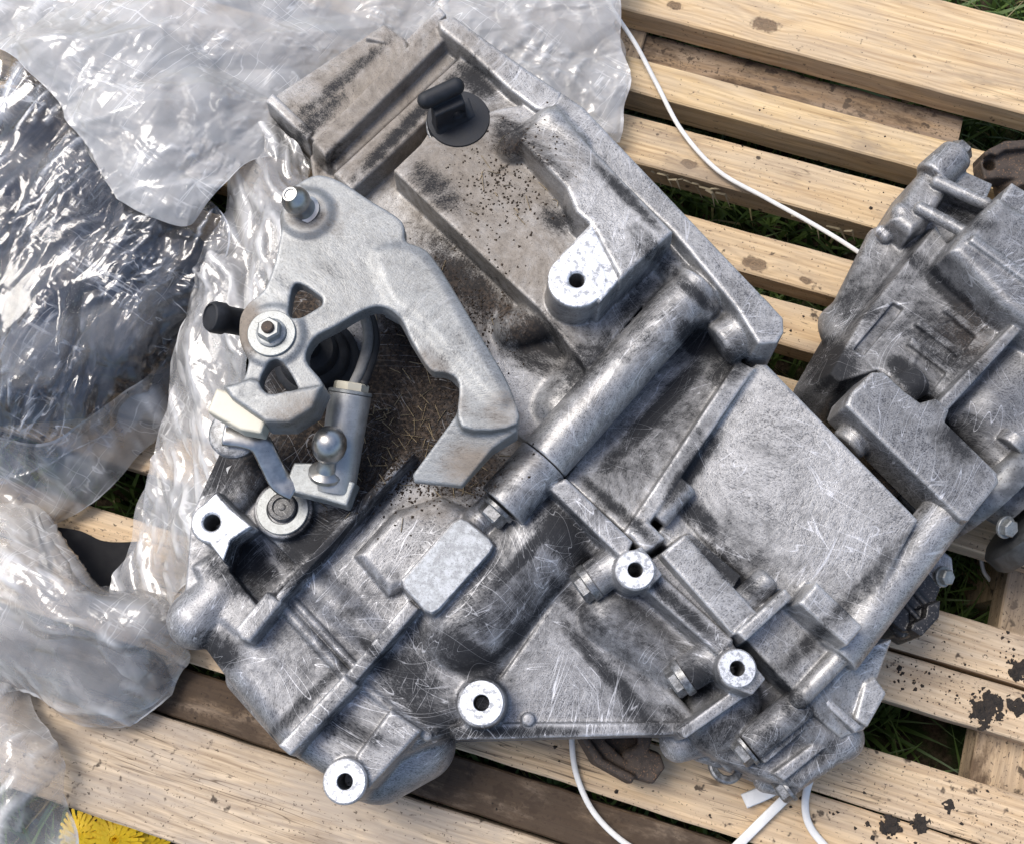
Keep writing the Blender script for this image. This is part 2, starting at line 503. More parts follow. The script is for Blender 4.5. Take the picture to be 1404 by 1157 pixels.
GRIME, DUST, SOIL = [], [], []
def blobs(v, lst):
    x, y = proj(v)
    out = np.zeros(len(v))
    for (bx, by, rx, ry, ang, st) in lst:
        ca, sa = math.cos(R(ang)), math.sin(R(ang))
        dx, dy = x - bx, y - by
        u, w = (dx * ca + dy * sa) / rx, (-dx * sa + dy * ca) / ry
        out = np.maximum(out, st * np.exp(-(u * u + w * w) ** 1.5))
    return out

def cast(name, ops, mat, parent, vox=1.2, convex=True, dirty=True):
    adds = [o for o in ops if not o[0]]
    lo = np.min([o[1] for o in adds], 0) - 3 * vox - 3; hi = np.max([o[2] for o in adds], 0) + 3 * vox + 3
    n = np.ceil((hi - lo) / vox).astype(int) + 1
    D = np.full(tuple(n), 50.0, np.float32)
    ax = [lo[i] + vox * np.arange(n[i]) for i in range(3)]
    for (sub, l, h, fn, k) in ops:
        k = k * .46 if k > 1.5 else k
        pad = k + 3 * vox + 1
        i0 = np.clip(np.floor((l - pad - lo) / vox).astype(int), 0, n); i1 = np.clip(np.ceil((h + pad - lo) / vox).astype(int) + 1, 0, n)
        sl = tuple(slice(i0[i], i1[i]) for i in range(3))
        d = fn(ax[0][sl[0]][:, None, None], ax[1][sl[1]][None, :, None], ax[2][sl[2]][None, None, :])
        if sub: D[sl] = -smin(-D[sl], d, k)
        else: D[sl] = smin(D[sl], d, k)
    verts, faces, pos = surface_nets(D, lo, vox)
    o = mesh_np(name, verts, faces, mat, parent)
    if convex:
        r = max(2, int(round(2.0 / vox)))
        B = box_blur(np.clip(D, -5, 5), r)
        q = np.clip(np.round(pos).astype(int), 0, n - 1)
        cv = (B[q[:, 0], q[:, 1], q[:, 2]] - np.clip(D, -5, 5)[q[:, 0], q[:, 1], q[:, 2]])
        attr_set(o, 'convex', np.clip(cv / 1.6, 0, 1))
        if not dirty:
            attr_set(o, 'dust', blobs(verts, [(335, 445, 26, 40, 0, .9), (650, 640, 46, 36, 0, .75), (420, 570, 60, 36, 0, .6), (430, 300, 50, 30, 0, .45), (600, 520, 60, 22, 50, .5), (690, 560, 30, 40, 0, .4)]))
            return o
        attr_set(o, 'grime', blobs(verts, GRIME)); attr_set(o, 'dust', blobs(verts, DUST)); attr_set(o, 'soil', blobs(verts, SOIL))
    return o

# ------------------------------------------------------------------ small turned / swept parts
def frame(d):
    d = np.asarray(d, float); d = d / np.linalg.norm(d)
    a = np.array([0, 0, 1.0]) if abs(d[2]) < .9 else np.array([1.0, 0, 0])
    u = np.cross(a, d); u /= np.linalg.norm(u)
    return u, np.cross(d, u), d

def lathe(name, c, axis, prof, mat, parent, n=40, smooth=True, hexa=()):
    """prof: list of (radius mm, height mm) along axis from c (world mm)"""
    u, w, d = frame(axis)
    if smooth is True:
        q = []
        for i, p in enumerate(prof):                 # double the ring at hard corners so they shade crisply
            q.append(p)
        prof = q
    V, F = [], []
    m = len(prof)
    for (r, h) in prof:
        for i in range(n):
            t = 2 * math.pi * i / n
            V.append(c + d * h + (u * math.cos(t) + w * math.sin(t)) * r)
    for j in range(m - 1):
        for i in range(n):
            F.append((j * n + i, j * n + (i + 1) % n, (j + 1) * n + (i + 1) % n, (j + 1) * n + i))
    F.append(tuple(range(n - 1, -1, -1)))
    F.append(tuple((m - 1) * n + i for i in range(n)))
    o = mesh_np(name, V, F, mat, parent)
    if smooth:
        o.data.set_sharp_from_angle(angle=R(35)) if hasattr(o.data, 'set_sharp_from_angle') else None
    else:
        o.data.polygons.foreach_set('use_smooth', np.zeros(len(o.data.polygons), bool))
    return o

def ring(name, c, axis, ro, ri, h, mat, parent, n=40, ch=.5):
    u, w, d = frame(axis)
    prof = [(ri, 0), (ro, 0), (ro, h - ch), (ro - ch, h), (ri + ch, h), (ri, h - ch)]
    V, F = [], []
    m = len(prof)
    for (r, hh) in prof:
        for i in range(n):
            t = 2 * math.pi * i / n
            V.append(c + d * hh + (u * math.cos(t) + w * math.sin(t)) * r)
    for j in range(m):
        jj = (j + 1) % m
        for i in range(n):
            F.append((j * n + i, j * n + (i + 1) % n, jj * n + (i + 1) % n, jj * n + i))
    o = mesh_np(name, V, F, mat, parent)
    o.data.set_sharp_from_angle(angle=R(35))
    return o

def hexbolt(c, axis, r, h, mat, parent, washer=1.35, name='bolt', cyl_len=0):
    u, w, d = frame(axis)
    V, F = [], []
    prof = [(r * washer, -cyl_len, 32), (r * washer, h * .22, 32)]
    b = lathe(name, c, axis, [(r * washer * .96, -max(cyl_len, .5)), (r * washer, -max(cyl_len, .5) + .2), (r * washer, h * .2), (r * washer * .94, h * .28)], mat, parent, 32)
    hx = lathe('hex_head', c, axis, [(r, h * .22), (r, h * .85), (r * .86, h)], mat, b, 6, smooth=False)
    return b

def tube(name, pts, rad, mat, parent=None, loc=None, n=10, flat=1.0, up=(0, 0, 1)):
    """swept tube through world-mm points (Catmull-Rom)"""
    pts = [np.asarray(p, float) for p in pts]
    Q = []
    ext = [2 * pts[0] - pts[1]] + pts + [2 * pts[-1] - pts[-2]]
    for i in range(1, len(ext) - 2):
        p0, p1, p2, p3 = ext[i - 1:i + 3]
        for s in np.linspace(0, 1, 8, endpoint=False):
            Q.append(.5 * (2 * p1 + (p2 - p0) * s + (2 * p0 - 5 * p1 + 4 * p2 - p3) * s * s + (3 * p1 - p0 - 3 * p2 + p3) * s ** 3))
    Q.append(pts[-1])
    Q = np.array(Q); T = np.gradient(Q, axis=0)
    V, F = [], []
    upv = np.array(up, float)
    for i, q in enumerate(Q):
        t = T[i] / (np.linalg.norm(T[i]) + 1e-9)
        a = np.cross(upv, t)
        a = a / (np.linalg.norm(a) + 1e-9); b = np.cross(t, a)
        for j in range(n):
            th = 2 * math.pi * j / n
            V.append(q + (a * math.cos(th) + b * math.sin(th) * flat) * rad)
    for i in range(len(Q) - 1):
        for j in range(n):
            F.append((i * n + j, i * n + (j + 1) % n, (i + 1) * n + (j + 1) % n, (i + 1) * n + j))
    F.append(tuple(range(n - 1, -1, -1))); F.append(tuple((len(Q) - 1) * n + j for j in range(n)))
    return mesh_np(name, V, F, mat, parent, loc)

# ================================================================== THE SETTING
TA = R(-17.0)
UA = np.array([math.cos(TA), math.sin(TA), 0]); NA = np.array([-math.sin(TA), math.cos(TA), 0])
GZ = -118.0                                              # soil level, mm below the slat tops

def soil_mat():
    b = NB('soil'); v = b.obj()
    n1 = b.noise(v, 18, 6.0, .65); n2 = b.noise(v, 130, 5.0, .7)
    c = b.mix(b.rng(n2, .35, .65), (.035, .026, .018), (.10, .075, .05))
    c = b.mix(b.rng(n1, .45, .6), c, (.03, .05, .016))
    b.bsdf(Base__Color=c, Roughness=.95, Normal=b.bump(n2, 1.0, .006), Specular__IOR__Level=.1)
    return b.m
g = mesh_np('ground', [(-9e4, -9e4, GZ), (9e4, -9e4, GZ), (9e4, 9e4, GZ), (-9e4, 9e4, GZ)], [(0, 1, 2, 3)], soil_mat())
tag(g, None, kind='structure')

rng = np.random.default_rng(5)
def grass_mat():
    b = NB('grass_blades'); v = b.obj()
    hue = b.attr('tone')
    c = b.mix(b.rng(hue, 0.0, .82), (.045, .085, .018), (.12, .19, .045))
    c = b.mix(b.rng(hue, .93, .97), c, (.36, .29, .15))
    d = b.n('BsdfPrincipled', Base__Color=c, Roughness=.55)
    t = b.n('BsdfTranslucent', Color=c)
    m = b.n('MixShader', i0=.3, i1=d.outputs[0], i2=t.outputs[0])
    b.t.links.new(m.outputs[0], b.out.inputs[0])
    return b.m
GRASS = grass_mat()
def grass(name, n, x0, x1, y0, y1, lab, hmin=35, hmax=95, seed=1):
    r = np.random.default_rng(seed)
    x, y = r.uniform(x0, x1, n), r.uniform(y0, y1, n)
    dens = perlin(x / 60, y / 60, 3) + .6 * perlin(x / 22, y / 22, 8)
    keep = dens > -.22; x, y = x[keep], y[keep]; n = len(x)
    h = r.uniform(hmin, hmax, n) * (.6 + .5 * (dens[keep] + .4)); a = r.uniform(0, 2 * math.pi, n)
    lean = r.uniform(.2, 1.1, n) * h; wd = r.uniform(1.2, 3.2, n)
    dx, dy = np.cos(a), np.sin(a); sx, sy = -dy * wd, dx * wd
    V = np.zeros((n, 7, 3)); tt = [0, .4, .75, 1.0]
    for i, t in enumerate(tt):
        cx, cy, cz = x + dx * lean * t * t, y + dy * lean * t * t, GZ - 2 + h * (t - .25 * t * t)
        w = 1 - t ** 1.5
        if i < 3:
            V[:, 2 * i] = np.stack([cx - sx * w, cy - sy * w, cz], 1); V[:, 2 * i + 1] = np.stack([cx + sx * w, cy + sy * w, cz], 1)
        else:
            V[:, 6] = np.stack([cx, cy, cz], 1)
    base = np.arange(n)[:, None] * 7
    F = np.concatenate([base + np.array([q]) for q in ((0, 1, 3, 2), (2, 3, 5, 4), (4, 5, 6, 6))])
    tri = np.concatenate([base + np.array([q]) for q in ((0, 1, 3), (0, 3, 2), (2, 3, 5), (2, 5, 4), (4, 5, 6))])
    o = mesh_np(name, V.reshape(-1, 3), tri, GRASS)
    attr_set(o, 'tone', np.repeat(r.uniform(0, 1, n), 7))
    tag(o, lab, 'grass', kind='stuff')
grass('grass', 26000, -620, 640, -480, 640, 'green grass growing in the shade under the pallet gaps')

# ------------------------------------------------------------------ pallet
pal = empty('pallet', (0, 0, GZ / 1000))
tag(pal, 'pale pine pallet of narrow slats under the gearbox', 'pallet')
def board(name, n0, n1, zt, th, mat, u0=-760, u1=760, seed=0, wane=.8, perp=False, tilt=0.0):
    """a sawn board: local x along, rough arrises, slight bow"""
    L, w = u1 - u0, n1 - n0
    nx = int(L / 12)
    xs = np.linspace(-L / 2, L / 2, nx)
    e = 1.2
    prof = [(-w / 2 + e, 0), (-w / 6, 0), (w / 6, 0), (w / 2 - e, 0), (w / 2, -e), (w / 2, -th + e), (w / 2 - e, -th), (-w / 2 + e, -th), (-w / 2, -th + e), (-w / 2, -e)]
    V = []
    for i, x in enumerate(xs):
        for j, (yy, zz) in enumerate(prof):
            sgn = 1 if yy > 0 else -1
            edge = perlin(np.array([x / 40.0]), np.array([seed * 3.1 + sgn]), seed)[0] * wane + perlin(np.array([x / 9.0]), np.array([seed * 1.1 + sgn * 3]), seed + 3)[0] * wane * .5
            y2 = yy + (edge if abs(yy) > w / 4 else 0)
            z2 = zz + (perlin(np.array([x / 160.0]), np.array([seed * .7]), seed)[0] * 1.0) + (perlin(np.array([x / 14.]), np.array([j * 2.3]), seed + 9)[0] * .5 * wane if j in (0, 3, 4, 9) else 0)
            V.append((x, y2, z2 + tilt * yy))
    m = len(prof); F = []
    for i in range(nx - 1):
        for j in range(m):
            F.append((i * m + j, (i + 1) * m + j, (i + 1) * m + (j + 1) % m, i * m + (j + 1) % m)[::-1])
    F.append(tuple(range(m))[::-1]); F.append(tuple((nx - 1) * m + j for j in range(m)))
    me = bpy.data.meshes.new(name)
    me.from_pydata([tuple(np.array(q) / 1000) for q in V], [], F); me.update()
    c = (UA * (u0 + u1) / 2 + NA * (n0 + n1) / 2) if not perp else (NA * (u0 + u1) / 2 + UA * (n0 + n1) / 2)
    o = link_mesh(name, me, mat, pal)
    o.location = (c[0] / 1000, c[1] / 1000, (zt - GZ) / 1000)
    o.rotation_euler = (0, 0, TA + (R(90) if perp else 0))
    return o
def uof(px, py, z=0):
    p = P(px, py, z); return p @ UA, p @ NA
def kn(px, py, n0, n1, r):                                # knot in the board's own coordinates (m)
    u, n = uof(px, py); return (u / 1000, (n - (n0 + n1) / 2) / 1000, r)
board('slat', 368, 452, 0, 24, wood('pine_wide', (.62, .43, .24), (.76, .58, .36), 1, .12, knots=[kn(1050, 35, 368, 452, .007), kn(925, 8, 368, 452, .004)]), seed=1)
board('slat', 297, 327, 0, 29, wood('pine_b', (.60, .42, .22), (.75, .57, .34), 2, .15), seed=2)
board('slat', 237.5, 277, -1, 24, wood('pine_c', (.60, .42, .24), (.73, .56, .35), 3, .35, knots=[kn(945, 225, 237, 277, .004)]), seed=3)
board('slat', 172.5, 206, 0, 22, wood('pine_d', (.58, .41, .24), (.72, .55, .35), 4, .35, knots=[kn(1035, 362, 172.5, 206, .006), kn(1105, 385, 172.5, 206, .003)]), seed=4)
board('slat', 124.5, 159, -1, 22, wood('pine_e', (.58, .40, .23), (.72, .55, .35), 5, .4), seed=5)
board('slat', 64, 100, 0, 22, wood('pine_e2', seed=14), seed=14)
board('slat', 13.5, 58, 0, 22, wood('pine_f', (.58, .40, .24), (.72, .54, .35), 6, .4), seed=6)
board('slat', -69.3, -34.5, 0, 22, wood('pine_g', (.62, .44, .27), (.76, .60, .42), 7, .45), seed=7)
board('slat', -105.7, -72.2, -.5, 22, wood('pine_h', (.62, .44, .27), (.76, .60, .42), 8, .5), seed=8)
board('slat', -178.2, -140, 0, 22, wood('pine_i', (.60, .42, .25), (.76, .58, .38), 9, .6), seed=9)
board('slat', -222.5, -179.6, -1, 22, wood('pine_j', (.60, .42, .25), (.75, .57, .37), 10, .4), seed=10)
board('slat', -259.5, -227, -4, 22, wood('wet_brown_board', (.20, .135, .08), (.34, .235, .145), 11, .9, wet=.7, wetcol=(.05, .032, .02)), seed=11, wane=1.5)
board('slat', -334.5, -261.2, 0, 22, wood('weathered_board', (.46, .35, .24), (.70, .57, .42), 12, .45, grey=.75,
      ), seed=12)
board('lower_board', 322, 372, -30, 22, wood('brown_board', (.24, .155, .09), (.36, .25, .15), 13, .9, wet=.35, wetcol=(.07, .045, .028)), u1=uof(1318, 175, -30)[0], seed=13, wane=2)
ub = uof(1378, 815, -23)[0]
for (u0, sd) in ((ub, 21), (ub - 470, 22), (ub - 1010, 23)):
    board('bearer', u0, u0 + 100, -24.5, 22, wood('bearer_wood_%d' % sd, (.5, .37, .23), (.66, .5, .33), sd, .8, wet=.2), -360, 470, seed=sd, perp=True)
    for nn in (-330, 40, 400):
        board('block', u0 + 3, u0 + 96, -47, 70, wood('block_wood_%d_%d' % (sd, nn), (.42, .31, .19), (.58, .44, .29), sd + nn % 7, .8), nn - 45, nn + 45, seed=sd + nn % 11, perp=True)

# ================================================================== GEARBOX
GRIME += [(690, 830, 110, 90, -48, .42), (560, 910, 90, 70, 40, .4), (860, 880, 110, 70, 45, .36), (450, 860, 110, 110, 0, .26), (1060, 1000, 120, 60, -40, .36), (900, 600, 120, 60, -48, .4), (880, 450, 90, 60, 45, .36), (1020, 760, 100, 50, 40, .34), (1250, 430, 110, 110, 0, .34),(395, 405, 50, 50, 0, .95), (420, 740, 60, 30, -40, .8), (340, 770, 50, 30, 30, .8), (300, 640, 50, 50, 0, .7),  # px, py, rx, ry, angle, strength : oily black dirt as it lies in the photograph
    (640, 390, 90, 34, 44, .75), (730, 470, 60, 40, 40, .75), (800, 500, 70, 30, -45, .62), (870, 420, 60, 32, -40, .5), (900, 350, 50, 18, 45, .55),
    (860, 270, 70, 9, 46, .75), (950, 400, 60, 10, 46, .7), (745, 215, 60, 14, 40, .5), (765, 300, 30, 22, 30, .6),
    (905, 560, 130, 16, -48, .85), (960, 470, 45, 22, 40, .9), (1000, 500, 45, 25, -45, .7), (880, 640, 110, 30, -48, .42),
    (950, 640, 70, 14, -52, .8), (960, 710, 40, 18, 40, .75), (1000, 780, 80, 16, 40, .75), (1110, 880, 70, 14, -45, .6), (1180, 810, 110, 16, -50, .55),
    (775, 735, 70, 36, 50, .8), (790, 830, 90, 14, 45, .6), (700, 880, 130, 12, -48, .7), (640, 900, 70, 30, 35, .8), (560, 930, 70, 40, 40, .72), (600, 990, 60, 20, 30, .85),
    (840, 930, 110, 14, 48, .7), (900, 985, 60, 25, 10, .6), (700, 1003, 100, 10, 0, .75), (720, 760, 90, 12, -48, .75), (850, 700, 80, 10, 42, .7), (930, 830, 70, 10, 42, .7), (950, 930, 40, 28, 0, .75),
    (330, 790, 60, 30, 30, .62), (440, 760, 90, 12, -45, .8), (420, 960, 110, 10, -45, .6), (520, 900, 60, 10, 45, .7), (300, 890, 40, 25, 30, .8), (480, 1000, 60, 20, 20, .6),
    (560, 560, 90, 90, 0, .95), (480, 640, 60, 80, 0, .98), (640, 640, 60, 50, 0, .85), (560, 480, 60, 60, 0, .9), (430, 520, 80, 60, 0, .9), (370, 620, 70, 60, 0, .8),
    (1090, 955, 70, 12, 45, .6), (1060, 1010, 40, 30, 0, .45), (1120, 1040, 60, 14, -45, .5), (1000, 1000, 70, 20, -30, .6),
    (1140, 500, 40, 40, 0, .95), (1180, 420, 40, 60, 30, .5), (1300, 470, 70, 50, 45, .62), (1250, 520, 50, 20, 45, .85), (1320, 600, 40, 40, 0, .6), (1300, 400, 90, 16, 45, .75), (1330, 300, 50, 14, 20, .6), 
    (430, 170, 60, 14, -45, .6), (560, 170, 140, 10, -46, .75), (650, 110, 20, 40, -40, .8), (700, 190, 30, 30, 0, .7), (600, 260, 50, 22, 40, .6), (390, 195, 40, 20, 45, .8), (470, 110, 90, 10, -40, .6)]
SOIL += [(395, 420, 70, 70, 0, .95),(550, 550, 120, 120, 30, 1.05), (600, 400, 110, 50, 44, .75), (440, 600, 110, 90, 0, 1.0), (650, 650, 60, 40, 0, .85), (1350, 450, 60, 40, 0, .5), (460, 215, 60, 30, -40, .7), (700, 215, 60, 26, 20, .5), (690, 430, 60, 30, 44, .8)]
DUST += [(520, 150, 190, 140, -40, .85), (640, 240, 140, 120, 0, .8), (690, 330, 130, 100, 45, .75), (600, 420, 120, 60, 44, .8), (760, 480, 80, 50, 0, .5), (600, 690, 80, 40, 0, .55), (740, 270, 40, 70, -40, .7), (860, 700, 60, 30, 0, .3), (690, 610, 60, 50, 0, .7), (760, 240, 60, 60, 0, .45), (570, 330, 60, 90, -40, .5), (560, 700, 60, 40, 0, .3), (730, 450, 40, 40, 0, .6), (800, 560, 60, 30, -45, .2), (600, 600, 120, 90, 0, .3),
         (1330, 470, 60, 30, 45, .5), (1290, 230, 60, 50, 0, .2), (780, 870, 60, 60, 0, .25)]

ALLOY = alloy('scratched_alloy', light=(.45, .449, .455), dark=(.06, .061, .066), seed=1, scr=1.0)
ALLOY_D = alloy('dusty_alloy', seed=4, scr=.75, dust_amt=.05, rough=.4)
ALLOY_T = alloy('transfer_alloy', light=(.42, .418, .418), dark=(.06, .06, .063), seed=9, scr=.9)
MACH = machined('machined_face')
STEEL = simple('bolt_steel', (.34, .345, .35), .42, .7, .6, 260, .4, speck=(.06, .055, .05))
ZINC = simple('zinc_steel', (.38, .395, .39), .45, .5, .35, 200, .3, speck=(.2, .2, .19))
POLISH = simple('bright_steel', (.52, .51, .49), .34, 1.0, .25, 150, .08)
BLACK = simple('black_rubber', (.016, .018, .023), .62, 0, .5, 180, .4)
BLACKP = simple('black_plastic', (.018, .018, .02), .4, 0, .4, 120, .3, speck=(.16, .15, .14))
RUST = simple('rusty_cast_iron', (.085, .065, .052), .7, .3, .5, 140, .7, speck=(.20, .12, .07))
IVORY = simple('ivory_plastic', (.66, .62, .50), .4, 0, .16, 60, .1)

base = P(760, 620, 0)
gb = empty('gearbox', (base[0] / 1000, base[1] / 1000, 0))
tag(gb, 'dirty aluminium car gearbox with selector lever lying on the pallet', 'gearbox')

# -------- clutch housing: the upper right casting
H = [
    poly([(425, 215), (560, 70), (620, 40), (770, 150), (1050, 440), (1010, 500), (860, 730), (775, 655), (726, 609), (600, 500), (440, 330)], 96, 16, 3, 3),
    # wing at the upper left with its end lip
    poly([(368, 150), (380, 128), (527, 36), (556, 55), (560, 75), (440, 200)], [96, 96, 97, 106, 108, 107], 66, 2.5, 3),
    poly([(364, 138), (374, 127), (430, 181), (421, 191)], 108, 76, 2.5, 2),
    poly([(500, 52), (527, 34), (556, 54), (546, 64)], 104, 70, 2, 2),
    poly([(428, 195), (446, 214), (618, 46), (598, 24)], 117, 50, 4, 2, .15),
    poly([(556, 56), (602, 10), (612, 20), (566, 66)], 117, 70, 1.5, 2),
    poly([(458, 238), (482, 262), (655, 100), (632, 78)], 112, 50, 3.5, 2, .2), poly([(450, 222), (462, 234), (634, 76), (622, 62)], 106, 50, 3, 2, .2),
    poly([(621, 22), (722, 95), (770, 127), (763, 156), (735, 150), (700, 124), (640, 68), (604, 40), (600, 28)], 126, 50, 3, 3),
    poly([(770, 127), (800, 147), (1074, 436), (1075, 455), (1066, 470), (1040, 472), (1008, 420), (923, 318), (752, 158)], 141, 40, 3, 4),
    # plateau with the pocket for the rubber plug
    poly([(539, 234), (585, 190), (680, 150), (735, 140), (780, 180), (930, 330), (1000, 430), (960, 440), (880, 420), (805, 505), (740, 425)], 122, 40, 2.5, 3, .02),
    poly([(565, 215), (640, 105), (668, 92), (712, 128), (735, 145), (690, 205), (600, 240)], 115, 40, 3, 3),
    cap((640, 116, 106), (660, 86, 108), 12, 12, 3),
    # raised arm with the mounting ear
    poly([(712, 190), (742, 160), (763, 153), (923, 318), (851, 383), (812, 308), (790, 290), (776, 256)], [143, 143, 143, 156, 157, 154, 151, 149], 90, 4, 4),
    cap((702, 205, 124), (755, 172, 134), 20, 24, 7),
    cap((755, 172, 134), (790, 205, 136), 22, 20, 5),
    poly([(811, 306), (852, 382), (822, 416), (764, 354)], 152, 118, 1.2, 1),
    boss(791, 384, 152, 41, 112, 1.5, 1.0, 1.0),
    hole(791, 384, 152, 10.5, 26),
    cap((905, 352, 120), (965, 420, 124), 22, 22, 6),
    # the long bearing tube
    cyl((746.5, 629.5, 112), (958, 392, 124), 37, 36, .6, 5),
    cap((950, 400, 122), (985, 395, 124), 30, 22, 8),
    cap((705, 452, 96), (745, 440, 100), 28, 26, 8),
    cap((765, 560, 90), (835, 470, 97), 30, 30, 14),
    # hollow to the right of the tube, its rim and the lug on top
    poly([(905, 480), (1025, 503), (862, 735), (775, 655)], [86, 90, 106, 104], 40, 2, 6),
    poly([(1012, 494), (1034, 506), (872, 744), (856, 730)], 117, 40, 1.8, 3),
    cyl((986, 474, 116), (1056, 430, 121), 33, 33, 3, 5),
    # main side plate
    poly([(1036, 500), (1052, 499), (1260, 712), (1182, 850), (1120, 860), (1035, 805), (960, 735), (915, 680)], [114, 117, 119, 110, 105, 104, 103, 104], 30, 3, 8, .03),
    cyl((1304, 690, 100), (1146, 899, 100), 31, 32, 1, 9),
    poly([(1250, 712), (1182, 850), (1196, 890), (1282, 752)], 70, 24, 4, 6),
    poly([(1095, 826), (1120, 797), (1184, 859), (1162, 885)], 131, 80, 4, 4),
    cyl((1012, 832, 108), (1055, 790, 112), 19, 19, 3, 3),
    poly([(1010, 866), (1023, 878), (1087, 819), (1077, 806)], 124, 70, 2.5, 3),
    poly([(906, 759), (940, 732), (1038, 840), (1006, 871)], 121, 40, 2, 3), poly([(890, 745), (930, 690), (1000, 760), (1075, 812), (1045, 850), (925, 750)], 101, 40, 2, 4),
    cyl((900, 712, 108), (942, 664, 110), 17, 17, 2, 4),
    poly([(862, 730), (887, 712), (913, 738), (884, 758)], 119, 60, 4, 3),
    poly([(930, 742), (945, 730), (1016, 789), (1005, 806)], 111, 60, 2, 4),
    # box at the lower right
    poly([(1022, 876), (1089, 820), (1152, 876), (1093, 952)], 101, 30, 2.5, 4),
    cap((1096, 957, 99), (1158, 893, 103), 14, 14, 4),
    poly([(1150, 900), (1225, 875), (1200, 935), (1214, 952), (1186, 1000), (1155, 1012), (1097, 962)], [98, 92, 84, 82, 82, 86, 95], 24, 4, 5),
    poly([(1185, 935), (1200, 928), (1216, 950), (1190, 996), (1172, 985)], 90, 30, 3, 3),
]
cast('clutch_housing', H, ALLOY_D, gb, .95)

